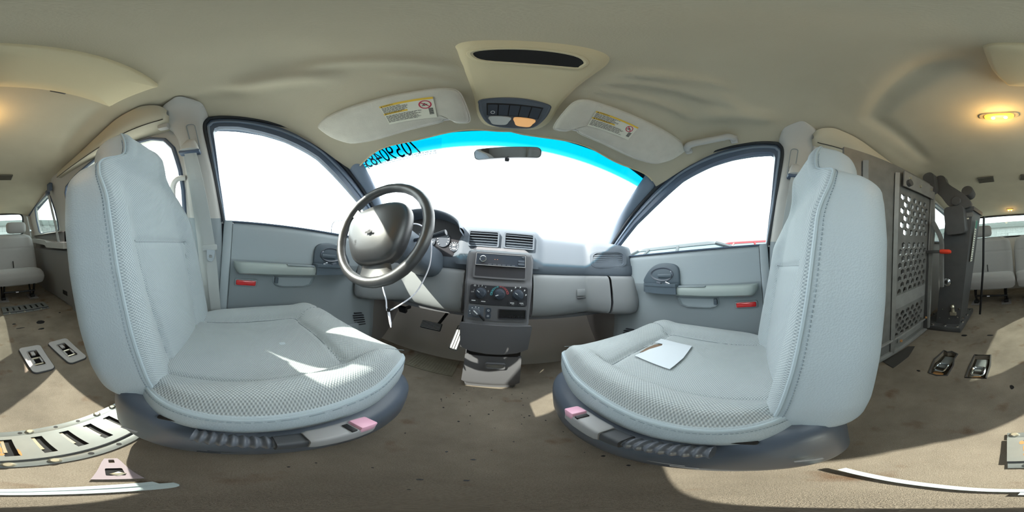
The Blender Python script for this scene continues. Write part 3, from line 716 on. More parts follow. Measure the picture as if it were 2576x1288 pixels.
    b = B(); b.loft([[(xi-s*(0.008+w_*u), yq+0.036+yy, 0.314+h_*v) for u, v in rrect(1, 1, 0.25, 3)] for yy, w_, h_ in ((0, 0.026, 0.032), (0.03, 0.026, 0.036))]); b.build('buckle_sleeve', 'sleeve_dark', root)
    ya = yq+0.066
    b = B(); b.loft([[(xi-s*0.010+w_*u, ya+yy, 0.318+h_*v) for u, v in rrect(1, 1, 0.2, 3)] for yy, w_, h_ in ((0, 0.026, 0.036), (0.006, 0.030, 0.042), (0.055, 0.032, 0.044), (0.082, 0.030, 0.040), (0.088, 0.024, 0.030))]); bb = b.build('buckle', 'buckle_grey', root)
    b = B(); b.box((xi-s*0.013, ya+0.070, 0.3315), (0.026, 0.030, 0.024), 0.004, rot=Matrix.Rotation(-0.25, 3, 'X')); b.build('release_button', 'red_button', bb)
    b = B(); b.box((xi-s*0.014, ya+0.050, 0.3395), (0.020, 0.008, 0.006), 0.001); b.build('tongue_slot', 'black', bb)
    return root
seatL = front_seat(-1, 0.0, 'grey cloth bucket seat behind the steering wheel, vinyl sides, sunlit patches')
seatR = front_seat(1, 0.10, 'grey cloth bucket seat with a torn sheet of white paper on its cushion')
# paper patch over a burn on the passenger cushion
def seat_top(x, y, oy):
    hw = 0.238; y0, y1 = -0.165+oy, 0.425+oy; a = abs(abs(x)-0.405)/hw; t = (y-y0)/(y1-y0)
    return 0.372+0.020*sm(0, 0.8, t)+0.042*sm(0.52, 0.8, a)*(0.5+0.5*sm(0, 0.5, t))+0.020*sm(0.64, 0.78, t)*(1-a*0.3)
mat('burn', (120, 100, 84), 0.95)
b = B(); b.plate([(0.372, 0.318), (0.40, 0.306), (0.43, 0.292), (0.462, 0.288), (0.468, 0.302), (0.45, 0.318), (0.41, 0.322)], [], lambda u, v, w: (u, v, seat_top(u, v, 0.10)+0.0035-w), 0.001); b.build('burn_mark', 'burn', seatR)
pp = [(0.335, 0.318), (0.322, 0.198), (0.41, 0.196), (0.517, 0.206), (0.526, 0.30), (0.524, 0.33), (0.47, 0.327), (0.478, 0.30), (0.455, 0.29), (0.41, 0.312), (0.37, 0.315)]
pp = [(0.345+(x-0.335)*0.82, 0.215+(y-0.215)*0.95) for x, y in pp]
b = B(); b.plate(pp, [], lambda u, v, w: (u, v, seat_top(u, v, 0.10)+0.006-w+0.006*math.exp(-((u-0.44)/0.02)**2)), 0.0012)
tag(b.build('paper_sheet', 'paper', ang=60), 'torn sheet of white paper lying on the passenger seat cushion', 'paper')

# ================================================================== FRONT SEAT BELTS
def belt(s, lab):
    root = thing('seat_belt', lab, 'seat belt', (s*0.66, -0.19, 0.0), 'front seat belts')
    X = lambda z: s*(lerp(z, [p[0] for p in BP], [p[3] for p in BP])-0.043)
    c = (X(1.045), -0.203, 1.045)
    b = B(); hood = []
    for z_, w_, d_ in ((0.056, 0.014, 0.010), (0.050, 0.032, 0.024), (0.022, 0.056, 0.036), (-0.004, 0.072, 0.036), (-0.008, 0.066, 0.026)):
        hood.append([(c[0]+s*0.012-s*d_*(0.5+0.5*math.cos(a))*1.0, c[1]+w_/2*math.sin(a), c[2]+z_) for a in [2*PI*q/16 for q in range(16)]])
    b.loft(hood); b.build('guide_cover', 'trim_grey', root, ang=60)
    b = B(); b.box((c[0]+s*0.004, c[1], c[2]-0.011), (0.034, 0.078, 0.014), 0.005); b.build('guide_ring', 'frame_dark', root)
    zs = [1.038, 0.95, 0.85, 0.75, 0.66, 0.55, 0.45, 0.36, 0.26, 0.12]
    path = [(X(z)-s*0.004, lerp(z, [0.1, 0.64, 1.04], [-0.045, -0.118, -0.203]), z) for z in zs]
    b = B(); b.sweep(path, [(-0.0012, -0.022), (0.0012, -0.022), (0.0012, 0.022), (-0.0012, 0.022)], up=(0, 1, 0)); b.build('webbing', 'belt', root)
    path2 = [(X(z)+s*0.016, lerp(z, [0.1, 0.64, 1.04], [-0.10, -0.15, -0.212]), z) for z in zs]
    b = B(); b.sweep(path2, [(-0.0012, -0.022), (0.0012, -0.022), (0.0012, 0.022), (-0.0012, 0.022)], up=(0, 1, 0)); b.build('webbing', 'belt', root)
    zt = 0.64; ct = Vector((X(zt)-s*0.008, -0.118, zt))
    b = B(); b.box(ct, (0.012, 0.058, 0.024), 0.005, rot=Matrix.Rotation(0.14, 3, 'X')); tg = b.build('tongue_grip', 'belt', root)
    b = B(); b.plate([(-0.017, 0.0), (-0.015, -0.035), (-0.007, -0.046), (0.007, -0.046), (0.015, -0.035), (0.017, 0.0)], [rrect(0.012, 0.012, 0.003, 3, 0, -0.026)], lambda u, v, w: (ct.x-s*(w+0.003), ct.y+u+0.006, ct.z-0.008+v), 0.003); b.build('latch_plate', 'chrome', tg)
belt(-1, 'grey driver seat belt hanging down the pillar with its metal tongue'); belt(1, 'grey passenger seat belt on the pillar behind the passenger seat')
# grab loop on the driver side pillar
b = B(); b.tube(cat([(-0.640, -0.232, 0.935), (-0.632, -0.262, 0.93), (-0.63, -0.278, 0.905), (-0.632, -0.280, 0.86), (-0.64, -0.272, 0.81), (-0.65, -0.245, 0.79)], 6), 0.0118, 10)
tag(b.build('grab_handle', 'trim_grey'), 'pale looped grab handle on the pillar beside the driver seat', 'handle')

# ================================================================== DASHBOARD
dash = thing('dashboard', 'grey dashboard spanning the van with hooded gauges and glove box', 'dashboard', (0, 0.95, 0))
def dy(x): return -0.20*sm(0.50, 0.70, abs(x))
UP = [(1.22, 0.80), (1.10, 0.845), (0.98, 0.857), (0.905, 0.852), (0.875, 0.835), (0.862, 0.80), (0.850, 0.74), (0.842, 0.68), (0.846, 0.645), (0.86, 0.635)]
LO = [(0.862, 0.640), (0.842, 0.634), (0.828, 0.615), (0.815, 0.55), (0.808, 0.48), (0.815, 0.43), (0.835, 0.405), (0.88, 0.395), (1.0, 0.40)]
def dpt(x, p):
    y, z = p; ctr = 0.032*sm(0.25, 0.19, abs(x))*sm(0.70, 0.84, z)*(y < 0.99)
    return (x, y+dy(x)*(1 if y < 1.0 else 0.3)-0.02*sm(0.25, 0.19, abs(x))*(z > 0.66)*(y < 0.95), z+ctr-0.03*sm(0.56, 0.70, abs(x))*(z > 0.7)+ (0.012*sm(0.2, 0.6, abs(x)) if z < 0.5 else 0))
xs = [-0.715+1.43*i/110 for i in range(111)]
b = B(); b.loft([[dpt(x, p) for p in cat([(y, z, 0) for y, z in UP], 3) for p in [(p.x, p.y)]] for x in xs], False, False, closed=False); pad = b.build('upper_pad', 'dash_dark', dash, ang=50)
def lower(name, x0, x1, m):
    b = B(); n = 60; xx = [x0+(x1-x0)*i/n for i in range(n+1)]
    b.loft([[dpt(x, p) for p in cat([(y, z, 0) for y, z in LO], 3) for p in [(p.x, p.y)]] for x in xx], False, False, closed=False)
    for x in (x0, x1): b.add([dpt(x, p) for p in LO], [tuple(range(len(LO)))])
    return b.build(name, m, dash, ang=50)
knee = lower('knee_bolster', -0.70, -0.165, 'dash_lower')
glove = lower('glove_box', 0.19, 0.60, 'dash_lower'); lower('end_cap', 0.607, 0.715, 'dash_lower')
b = B(); b.box((0.462, 0.807, 0.540), (0.052, 0.012, 0.040), 0.004, rot=Matrix.Rotation(-0.12, 3, 'X')); gl = b.build('latch', 'dash_lower', glove)
b = B(); b.box((0.462, 0.8025, 0.512), (0.054, 0.010, 0.012), 0.003); b.build('finger_gap', 'stack_dark', glove)
b = B(); b.box((0, 0.99, 0.40), (1.40, 0.30, 0.02)); b.build('under_cover', 'stack_dark', dash)
# outer air vents
for s in (-1, 1):
    b = B(); cxv = s*0.60; cyv = 0.852+dy(0.60); b.plate(rrect(0.13, 0.098, 0.03, 5), [rrect(0.112, 0.082, 0.024, 5)], lambda u, v, w: (cxv+u, cyv-0.012+w-0.9*abs(u)*0+(-s*u*1.35 if 0 else -1.35*s*u), 0.735+v), 0.014); vt = b.build('side_vent', 'dash_dark', dash)
    for k in range(7):
        b = B(); b.plate([(-0.055, -0.003), (0.055, -0.003), (0.055, 0.003), (-0.055, 0.003)], [], lambda u, v, w: (cxv+u, cyv-0.004+w-1.35*s*u, 0.70+k*0.012+v), 0.008); b.build('louvre', 'dash_dark', vt)
# centre air vents above the console tower
for s in (-1, 1):
    cxv = 0.012+s*0.092
    b = B(); b.plate(rrect(0.160, 0.085, 0.008, 3), [rrect(0.145, 0.072, 0.006, 3)], lambda u, v, w: (cxv+u, 0.822+w+0.10*v, 0.805+v), 0.012); vt = b.build('centre_vent', 'dash_dark', dash)
    b = B(); b.plate(rrect(0.150, 0.076, 0.006, 3), [], lambda u, v, w: (cxv+u, 0.838+w+0.10*v, 0.805+v), 0.004); b.build('vent_well', 'panel_black', vt)
    for k in range(5):
        b = B(); b.box((cxv, 0.830, 0.777+k*0.014), (0.146, 0.010, 0.003), 0.001, rot=Matrix.Rotation(0.4, 3, 'X')); b.build('louvre', 'dash_dark', vt)
# instrument hood
hx0, hx1 = -0.625, -0.185
def hood_top(x):
    t = (x-hx0)/(hx1-hx0); return 0.835+0.105*max(0.0, math.sin(PI*t))**0.45
b = B(); n = 40
def hood(u, v):
    x = hx0+(hx1-hx0)*u; zt = hood_top(x)
    p = cat([(0, 0.735, zt-0.016), (0, 0.725, zt-0.006), (0, 0.735, zt), (0, 0.80, zt+0.006), (0, 0.90, zt-0.008), (0, 1.02, 0.856)], 4); q = p[min(len(p)-1, int(v*(len(p)-1)+.5))]; return (x, q.y, q.z)
b.grid(n, 21, hood)
b.grid(n, 6, lambda u, v: (hx0+(hx1-hx0)*u, 0.735+0.11*v, hood_top(hx0+(hx1-hx0)*u)-0.016-0.01*v))
b.build('gauge_hood', 'dash_dark', dash, ang=60)
b = B(); ol = [(hx0+0.01+(hx1-hx0-0.02)*i/24, hood_top(hx0+0.01+(hx1-hx0-0.02)*i/24)-0.018) for i in range(25)]
b.plate([(hx0+0.01, 0.70)]+ol+[(hx1-0.01, 0.70)], [], lambda u, v, w: (u, 0.842+w, v), 0.004); gf = b.build('gauge_face', 'panel_black', dash)
for gx, gr in ((-0.50, 0.038), (-0.405, 0.062), (-0.30, 0.040), (-0.235, 0.026)):
    b = B(); b.lathe([(gr, 0), (gr, 0.004), (gr-0.003, 0.004), (gr-0.003, 0.001), (0.0, 0.001)], (gx, 0.840, 0.79 if gr > 0.03 else 0.755), (0, -1, 0), 28); g = b.build('gauge_ring', 'switch_bezel', gf)
    b = B()
    for k in range(11):
        a = math.radians(225-27*k); p = (gx+math.cos(a)*gr*0.8, 0.835, (0.79 if gr > 0.03 else 0.755)+math.sin(a)*gr*0.8); b.box(p, (0.0025, 0.001, 0.007), rot=Matrix.Rotation(PI/2-a, 3, 'Y'))
    b.build('gauge_tick', 'white_print', gf)['kind'] = 'stuff'
text('gauge_number', '80', 0.018, frame((-0.235, 0.833, 0.762), (1, 0, 0), (0, 0, 1)), 'white_print', gf)
text('gauge_number', '100', 0.014, frame((-0.235, 0.833, 0.744), (1, 0, 0), (0, 0, 1)), 'white_print', gf)

# ================================================================== CONSOLE TOWER
cons = thing('console_tower', 'dark plastic centre console with radio, heater knobs and drawers', 'console', (0.012, 0.80, 0))
cxs = 0.012
def prof(z):   # y of the face, half width
    y = lerp(z, [0.0, 0.05, 0.20, 0.24, 0.27, 0.40, 0.42, 0.58, 0.60, 0.735, 0.76], [0.735, 0.733, 0.742, 0.775, 0.735, 0.728, 0.738, 0.752, 0.764, 0.796, 0.82])
    w = lerp(z, [0.0, 0.04, 0.20, 0.27, 0.40, 0.55, 0.70, 0.735, 0.76], [0.110, 0.117, 0.124, 0.132, 0.148, 0.158, 0.168, 0.160, 0.130])
    return y, w
b = B(); rr = []
for k in range(60):
    z = 0.76*k/59; y, w = prof(z)
    rr.append([(cxs+w*1.02, y+0.10, z), (cxs+w*1.02, y+0.05, z), (cxs+w, y+0.02, z), (cxs+w*0.975, y+0.006, z), (cxs+w*0.92, y, z), (cxs-w*0.92, y, z), (cxs-w*0.975, y+0.006, z), (cxs-w, y+0.02, z), (cxs-w*1.02, y+0.05, z), (cxs-w*1.02, y+0.10, z)])
b.loft(rr); b.build('body', 'stack_dark', cons, ang=30)
def face(z, off=0.0): return prof(z)[0]-off
# tilted frame on the face: returns matrix with x right, y up the face, z towards the seats
def ff(x, z, off=0.001):
    y0_, y1_ = prof(z-0.01)[0], prof(z+0.01)[0]; up_ = Vector((0, y1_-y0_, 0.02)).normalized(); nrm = Vector((1, 0, 0)).cross(up_).normalized()
    o = Vector((x, prof(z)[0], z))+nrm*off; return frame(o, (1, 0, 0), up_)
def on(mx): return lambda u, v, w: mx @ Vector((u, v, w))
# radio bay
R0 = ff(0.014, 0.668, 0.004)
b = B(); b.plate(rrect(0.252, 0.128, 0.010, 3), [rrect(0.236, 0.112, 0.006, 3)], on(R0), 0.006); b.build('radio_surround', 'stack_dark', cons)
b = B(); b.plate(rrect(0.238, 0.060, 0.003, 2), [], on(R0 @ Matrix.Translation((0.0, 0.026, 0.0))), 0.012); rad = b.build('radio', 'radio_face', cons)
b = B(); b.plate(rrect(0.238, 0.060, 0.003, 2), [rrect(0.233, 0.055, 0.002, 2)], on(R0 @ Matrix.Translation((0.0, 0.026, 0.0115))), 0.002); b.build('trim_ring', 'bezel_grey', rad)
b = B(); c = R0 @ Vector((-0.084, 0.026, 0.012)); nrm = R0.to_3x3() @ Vector((0, 0, 1)); b.lathe([(0.017, 0), (0.016, 0.008), (0.013, 0.009), (0.0, 0.0085)], c, nrm, 24); b.build('volume_knob', 'chrome', rad)
b = B(); b.lathe([(0.012, 0.0091), (0.0, 0.0095)], c, nrm, 24); b.build('knob_cap', 'radio_face', rad)
for dx, dy_, w_, h_ in ((0.098, 0.026, 0.030, 0.010), (0.098, 0.012, 0.030, 0.010), (0.107, 0.046, 0.014, 0.007)):
    b = B(); b.plate(rrect(w_, h_, 0.003, 2), [], on(R0 @ Matrix.Translation((dx, dy_, 0.012))), 0.003); b.build('radio_button', 'switch_bezel', rad)
for k in range(6):
    b = B(); b.plate(rrect(0.016, 0.005, 0.001, 1), [], on(R0 @ Matrix.Translation((-0.05+k*0.022, 0.003, 0.012))), 0.002); b.build('preset_button', 'switch_bezel', rad)
b = B()
for k in range(2): b.plate(rrect(0.004, 0.0015, 0.0005, 1), [], on(R0 @ Matrix.Translation((-0.028+0.012*k, 0.028, 0.0121))), 0.0006)
mat('display_orange', (230, 150, 110), 0.4, emit=(240, 150, 100), es=0.6); b.build('display_mark', 'display_orange', rad)
b = B(); b.plate(rrect(0.238, 0.050, 0.004, 2), [], on(R0 @ Matrix.Translation((0.0, -0.031, -0.002))), 0.006); b.build('pocket_door', 'panel_black', cons)
# heater panel
H0 = ff(0.014, 0.531, 0.002)
b = B(); b.plate(rrect(0.262, 0.090, 0.010, 3), [], on(H0), 0.005); hv = b.build('heater_panel', 'panel_black', cons)
def glyph(p, body, x, y, size, m='white_print', z=0.0058, mx=None):
    text(p, body, size, (mx if mx is not None else H0) @ Matrix.Translation((x, y, z)), m, hv)
for kx, rot in ((-0.080, 0.6), (0.004, -0.35), (0.088, 0.6)):
    c = H0 @ Vector((kx, 0.008, 0.005)); nrm = H0.to_3x3() @ Vector((0, 0, 1))
    b = B(); b.lathe([(0.026, 0), (0.0255, 0.004), (0.022, 0.005), (0.0205, 0.016), (0.017, 0.018), (0, 0.018)], c, nrm, 30)
    kb = b.build('heater_knob', 'switch_dark', cons)
    K = H0 @ Matrix.Translation((kx, 0.008, 0.020)) @ Matrix.Rotation(-rot, 4, 'Z')
    b = B(); b.plate(rrect(0.040, 0.011, 0.004, 2), [], on(K), 0.006); b.build('grip_bar', 'switch_dark', kb)
    b = B(); b.plate(rrect(0.014, 0.003, 0.001, 1), [], on(K @ Matrix.Translation((-0.013, 0, 0.006))), 0.0008); b.build('pointer', 'white_print', kb)
for body, a in (('1', 160), ('2', 112), ('3', 86), ('4', 56), ('5', 18)):
    glyph('fan_number', body, -0.080+0.034*math.cos(math.radians(a)), 0.008+0.034*math.sin(math.radians(a)), 0.010)
glyph('fan_number', 'OFF', -0.118, 0.010, 0.008)
b = B(); b.plate(rrect(0.009, 0.007, 0.003, 2), [rrect(0.006, 0.004, 0.0015, 2)], on(H0 @ Matrix.Translation((-0.110, 0.040, 0.0051))), 0.0006); b.build('fan_mark', 'white_print', hv)
for k in range(10):
    a = math.radians(178-17.5*k-(4 if k > 4 else 0)); rr_ = 0.037; sc = 1.0 if k in (0, 9) else (0.85 if k in (1, 8, 2, 7) else 0.65)
    b = B(); b.plate(rrect(0.009*sc, 0.012*sc, 0.002, 2), [rrect(0.0055*sc, 0.0085*sc, 0.001, 2)], on(H0 @ Matrix.Translation((0.004+rr_*math.cos(a), 0.006+rr_*math.sin(a), 0.0051)) @ Matrix.Rotation(a, 4, 'Z')), 0.0006)
    b.build('heat_mark', 'cyan_print' if k < 5 else 'red_print', hv)
for a in (150, 112, 76, 36, 0):
    M_ = H0 @ Matrix.Translation((0.088+0.036*math.cos(math.radians(a)), 0.008+0.036*math.sin(math.radians(a)), 0.0051))
    b = B(); b.plate(rrect(0.008, 0.002, 0.0005, 1), [], on(M_ @ Matrix.Rotation(0.6, 4, 'Z')), 0.0006); b.plate([(0.003*math.cos(q), 0.003+0.003*math.sin(q)) for q in [k*PI/4 for k in range(8)]], [], on(M_), 0.0006); b.build('air_mark', 'white_print', hv)
for bx, by, w_ in ((-0.106, -0.030, 0.042), (-0.062, -0.031, 0.044), (0.066, -0.030, 0.042), (0.108, -0.030, 0.040)):
    b = B(); b.plate(rrect(w_, 0.022, 0.009, 4), [], on(H0 @ Matrix.Translation((bx, by, 0.005))), 0.004); pb = b.build('push_button', 'panel_black', cons)
    b = B(); b.plate(rrect(w_*0.45, 0.004, 0.0015, 2), [], on(H0 @ Matrix.Translation((bx-0.004, by+0.001, 0.0091))), 0.0006); b.build('button_mark', 'white_print', pb)
glyph('button_print', 'A/C', 0.066, -0.036, 0.007, z=0.0097)
glyph('button_print', 'REAR', 0.108, -0.036, 0.006, z=0.0097)
# light switch, dimmer buttons and coin tray
S0 = ff(0.014, 0.448, 0.002)
b = B(); b.plate(rrect(0.268, 0.074, 0.012, 4), [rrect(0.124, 0.048, 0.006, 3, 0.066, 0.0), ], on(S0), 0.006); sp_ = b.build('lower_panel', 'stack_dark', cons)
b = B(); b.plate(rrect(0.068, 0.054, 0.003, 2), [], on(S0 @ Matrix.Translation((-0.095, 0.001, 0.006))), 0.002); ls = b.build('light_switch', 'switch_bezel', cons)
c = S0 @ Vector((-0.095, 0.001, 0.008)); nrm = S0.to_3x3() @ Vector((0, 0, 1))
b = B(); b.lathe([(0.019, 0), (0.0185, 0.008), (0.016, 0.012), (0, 0.012)], c, nrm, 28); b.build('rotary_knob', 'boot', ls)
b = B(); b.plate(rrect(0.024, 0.004, 0.0015, 2), [], on(S0 @ Matrix.Translation((-0.095, 0.001, 0.020)) @ Matrix.Rotation(-0.7, 4, 'Z')), 0.004); b.build('knob_rib', 'white_print', ls)
for a in (95, 65, 130, 175, 205):
    b = B(); b.plate(rrect(0.005, 0.005, 0.002, 2), [], on(S0 @ Matrix.Translation((-0.095+0.027*math.cos(math.radians(a)), 0.001+0.023*math.sin(math.radians(a)), 0.0081))), 0.0005); b.build('switch_mark', 'white_print', ls)
b = B(); b.box(S0 @ Vector((-0.066, -0.022, 0.018)), (0.010, 0.008, 0.036), 0.003, rot=Matrix.Rotation(-0.75, 3, 'Y')); b.build('ignition_key', 'black', ls)
for k in range(2):
    b = B(); b.plate(rrect(0.024, 0.024, 0.006, 3), [], on(S0 @ Matrix.Translation((-0.040, 0.013-0.026*k, 0.006))), 0.004); bt_ = b.build('wiper_button', 'switch_dark', cons)
    b = B(); b.plate(rrect(0.009, 0.008, 0.003, 3), [rrect(0.006, 0.005, 0.002, 2)], on(S0 @ Matrix.Translation((-0.040, 0.013-0.026*k, 0.0101))), 0.0005); b.build('button_mark', 'white_print', bt_)
b = B(); T = S0 @ Matrix.Translation((0.066, 0, 0)); 
b.plate(rrect(0.124, 0.048, 0.006, 3), [rrect(0.116, 0.040, 0.004, 3)], on(T), 0.010); ct = b.build('coin_tray', 'panel_black', cons)
b = B(); b.plate(rrect(0.120, 0.044, 0.004, 3), [], on(T @ Matrix.Translation((0, 0, 0.0005))), 0.001); b.build('tray_back', 'black', ct)
for k in range(19):
    b = B(); b.box(T @ Vector((-0.054+k*0.006, -0.014, 0.004)), (0.0018, 0.006, 0.010)); b.build('tray_rib', 'panel_black', ct)
# drawer flap with curved lower edge
b = B(); fl_ = [(-0.152, 0.394), (-0.158, 0.386), (-0.146, 0.262), (-0.10, 0.245), (-0.03, 0.238), (0.03, 0.238), (0.10, 0.246), (0.146, 0.266), (0.158, 0.386), (0.152, 0.394)]
b.plate(fl_, [], lambda u, v, w: (cxs+u, prof(max(v, 0.275))[0]-0.010-0.010*(1-(u/0.16)**2)*0.8+w, v), 0.012); b.build('drawer_flap', 'stack_dark', cons)
b = B(); b.box((cxs, 0.752, 0.244), (0.235, 0.05, 0.040), 0.004); b.build('cup_recess', 'black', cons)
b = B(); lb = [(-0.122, 0.215), (-0.122, 0.05), (-0.10, 0.022), (0.10, 0.022), (0.122, 0.05), (0.124, 0.215)]
b.plate(lb, [], lambda u, v, w: (cxs+u, 0.7365-0.014*math.cos(u/0.125*1.4)-0.02*sm(0.21, 0.05, v)+0.02*sm(0.06, 0.02, v)+w, v), 0.012); bn = b.build('storage_bin', 'stack_dark', cons)
b = B(); b.plate(rrect(0.086, 0.036, 0.010, 4), [rrect(0.072, 0.024, 0.008, 4)], lambda u, v, w: (cxs+0.012+u, 0.714+w, 0.165+v), 0.012); b.build('pull', 'stack_dark', bn)
b = B(); b.plate(rrect(0.075, 0.027, 0.008, 4), [], lambda u, v, w: (cxs+0.012+u, 0.719+w, 0.165+v), 0.002); b.build('pull_cup', 'lift_light', bn)

# ================================================================== STEERING
WC = Vector((-0.365, 0.389, 0.748)); WT = math.radians(14.4); WYAW = math.radians(2.6)
nrm = Matrix.Rotation(WYAW, 3, 'Z') @ Vector((0, -math.cos(WT), math.sin(WT))); wu = nrm.cross(Vector((0, 0, 1))).normalized()*-1; wu = Vector((0, 0, 1)).cross(nrm).normalized(); wvv = nrm.cross(wu)
if wu.x < 0: wu = -wu
wvv = nrm.cross(wu)
if wvv.z < 0: wvv = -wvv
WROT = math.radians(12)      # the wheel is turned
cu_, su_ = math.cos(WROT), math.sin(WROT); au = wu*cu_+wvv*su_; av = wvv*cu_-wu*su_
def W(u, v, w=0.0): return WC+au*u+av*v+nrm*w
swh = thing('steering_wheel', 'black steering wheel turned off centre, its airbag cover shining', 'steering wheel', tuple(WC))
RR = 0.172
b = B(); NR_ = 72; rings = []
for i in range(NR_):
    a = 2*PI*i/NR_; rad_ = W(math.cos(a), math.sin(a))-WC; c = WC+rad_*RR; g = 0.0168+0.002*math.sin(a*24)*0.25
    rings.append([c+rad_*(g*math.cos(q))+nrm*(g*1.05*math.sin(q)) for q in [2*PI*k/12 for k in range(12)]])
rings.append(rings[0]); b.loft(rings, False, False); b.build('rim', 'wheel_black', swh, ang=60)
# airbag cover: domed pad with spokes
def pad(f, h): return [W(f*x*1.22, f*y*1.25-0.012*(1-f), h) for x, y in [(p.x, p.y) for p in PADO]]
PADO = cat([(-0.075, 0.060, 0), (0, 0.072, 0), (0.075, 0.060, 0), (0.098, 0.02, 0), (0.085, -0.045, 0), (0.055, -0.088, 0), (0, -0.098, 0), (-0.055, -0.088, 0), (-0.085, -0.045, 0), (-0.098, 0.02, 0)], 5, True)
b = B(); b.loft([pad(0.9, -0.035), pad(1.0, -0.015), pad(1.0, 0.0), pad(0.96, 0.018), pad(0.87, 0.031), pad(0.6, 0.040), pad(0.2, 0.043)]); ab = b.build('airbag_cover', 'wheel_black', swh, ang=60)
for ang, wa, wb_ in ((138, 0.050, 0.044), (-90, 0.100, 0.135)):
    a = math.radians(ang); x0, y0_ = 0.062*math.cos(a), 0.062*math.sin(a)-0.012; x1, y1_ = math.cos(a)*0.166, math.sin(a)*0.166
    b = B(); rings = []; dx, dy_ = x1-x0, y1_-y0_; l = math.hypot(dx, dy_); px_, py_ = -dy_/l, dx/l
    for k in range(11):
        t = k/10; w_ = wa+(wb_-wa)*t-0.008*math.sin(PI*t); x = x0+dx*t; y = y0_+dy_*t; h = 0.016*(1-t)-0.010*math.sin(PI*t)
        rings.append([W(x+px_*w_/2*q, y+py_*w_/2*q, h+e) for q, e in ((-1, -0.004), (-0.8, 0.006), (0.8, 0.006), (1, -0.004), (0.8, -0.012), (-0.8, -0.012))])
    b.loft(rings); b.build('spoke', 'wheel_black', swh, ang=50)
b = B(); b.tube([W(x, y, 0.0195+0.0005) for x, y in [(-0.075+0.15*k/14, -0.066-0.012*math.sin(PI*k/14)) for k in range(15)]], 0.0018, 6); b.build('cover_seam', 'black', ab)
b = B(); b.plate([(-0.013, 0.003), (-0.004, 0.003), (-0.003, 0.006), (0.005, 0.006), (0.004, 0.002), (0.013, 0.001), (0.011, -0.004), (0.003, -0.003), (0.002, -0.006), (-0.006, -0.005), (-0.005, -0.002), (-0.014, -0.002)], [], lambda u, v, w: W(u+0.005, v-0.030, 0.0480+w), 0.0016); b.build('emblem', 'seat_steel', ab)
text('embossed_letters', 'SRS', 0.012, frame(W(-0.055, -0.050, 0.0415), av*-1, au) , 'seat_steel', ab)
# column shroud and stalks
b = B(); p0 = WC-nrm*0.03; p1 = Vector((-0.385, 0.86, 0.655)); rings = []
for t, w_, h_ in ((0, 0.055, 0.05), (0.12, 0.07, 0.062), (0.4, 0.075, 0.066), (1.0, 0.095, 0.085)):
    c = p0.lerp(p1, t); rings.append([c+Vector((w_*x, 0, h_*z)) for x, z in rrect(2, 2, 0.7, 5)])
b.loft(rings); tag(b.build('column_shroud', 'dash_dark', ang=50), 'dark plastic steering column shroud running into the dashboard', 'steering column')
b = B(); c = p0.lerp(p1, 0.22); q = c+Vector((0.06, 0, 0.01)); b.tube([q, q+Vector((0.07, 0.01, 0.018)), q+Vector((0.13, 0.0, 0.034))], 0.0075, 8, scale=[0.9, 1.0, 1.35]); tag(b.build('wiper_stalk', 'switch_dark'), 'dark lever sticking out to the right of the steering column', 'lever')
b = B(); q = c+Vector((-0.06, 0, -0.01)); b.tube([q, q+Vector((-0.05, -0.02, -0.004)), q+Vector((-0.09, -0.03, -0.004))], 0.006, 8); tag(b.build('indicator_stalk', 'chrome'), 'bright lever tip showing through the steering wheel on the left', 'lever')
# white cable tie loop with tag hanging from the column
cab = thing('cable_loop', 'thin white cable loop hanging from the steering column', 'cable', (-0.30, 0.52, 0.45))
b = B(); b.tube(cat([(-0.395, 0.60, 0.80), (-0.35, 0.585, 0.815), (-0.30, 0.575, 0.80), (-0.262, 0.572, 0.755), (-0.251, 0.569, 0.713), (-0.253, 0.57, 0.645), (-0.272, 0.555, 0.574), (-0.291, 0.537, 0.531), (-0.322, 0.509, 0.494), (-0.353, 0.478, 0.465), (-0.362, 0.476, 0.475), (-0.37, 0.477, 0.505), (-0.394, 0.476, 0.565), (-0.40, 0.50, 0.62)], 6), 0.0028, 7); b.build('wire', 'white_plastic', cab)
b = B(); b.tube([(-0.356, 0.478, 0.472), (-0.348, 0.476, 0.45), (-0.336, 0.473, 0.42), (-0.330, 0.471, 0.405)], 0.0045, 6, scale=[1, 1.1, 1, 0.4]); b.build('tail', 'white_plastic', cab)
b = B(); b.box((-0.353, 0.477, 0.468), (0.012, 0.010, 0.014), 0.003); b.build('clasp', 'seat_steel', cab)
# pedals
pd = thing('brake_pedal', 'wide ribbed brake pedal in the driver footwell', 'pedal', (-0.36, 0.95, 0.24))
Rm = Matrix.Rotation(0.9, 3, 'X')
b = B(); b.box((-0.365, 0.955, 0.245), (0.135, 0.055, 0.012), 0.006, rot=Rm)
b.build('pad', 'rubber', pd)
for k in range(6):
    b = B(); b.box(Vector((-0.365, 0.955, 0.245))+Rm @ Vector((0, -0.02+k*0.008, 0.007)), (0.125, 0.003, 0.003), rot=Rm); b.build('rib', 'bezel_grey', pd)
b = B(); b.tube([(-0.33, 0.965, 0.25), (-0.29, 1.02, 0.33), (-0.285, 1.05, 0.385)], 0.010, 8); b.build('arm', 'seat_steel', pd)
gp = thing('accelerator_pedal', 'long narrow accelerator pedal beside the console, sunlit', 'pedal', (-0.19, 0.92, 0.12))
b = B(); Rg = Matrix.Rotation(0.85, 3, 'X') @ Matrix.Rotation(-0.10, 3, 'Z'); b.box((-0.190, 0.935, 0.205), (0.050, 0.165, 0.014), 0.005, rot=Rg); b.build('pad', 'rubber', gp)
for k in range(3):
    b = B(); b.box(Vector((-0.190, 0.935, 0.205))+Rg @ Vector((-0.014+0.014*k, 0, 0.0085)), (0.010, 0.155, 0.003), rot=Rg); b.build('rib', 'bezel_grey', gp)
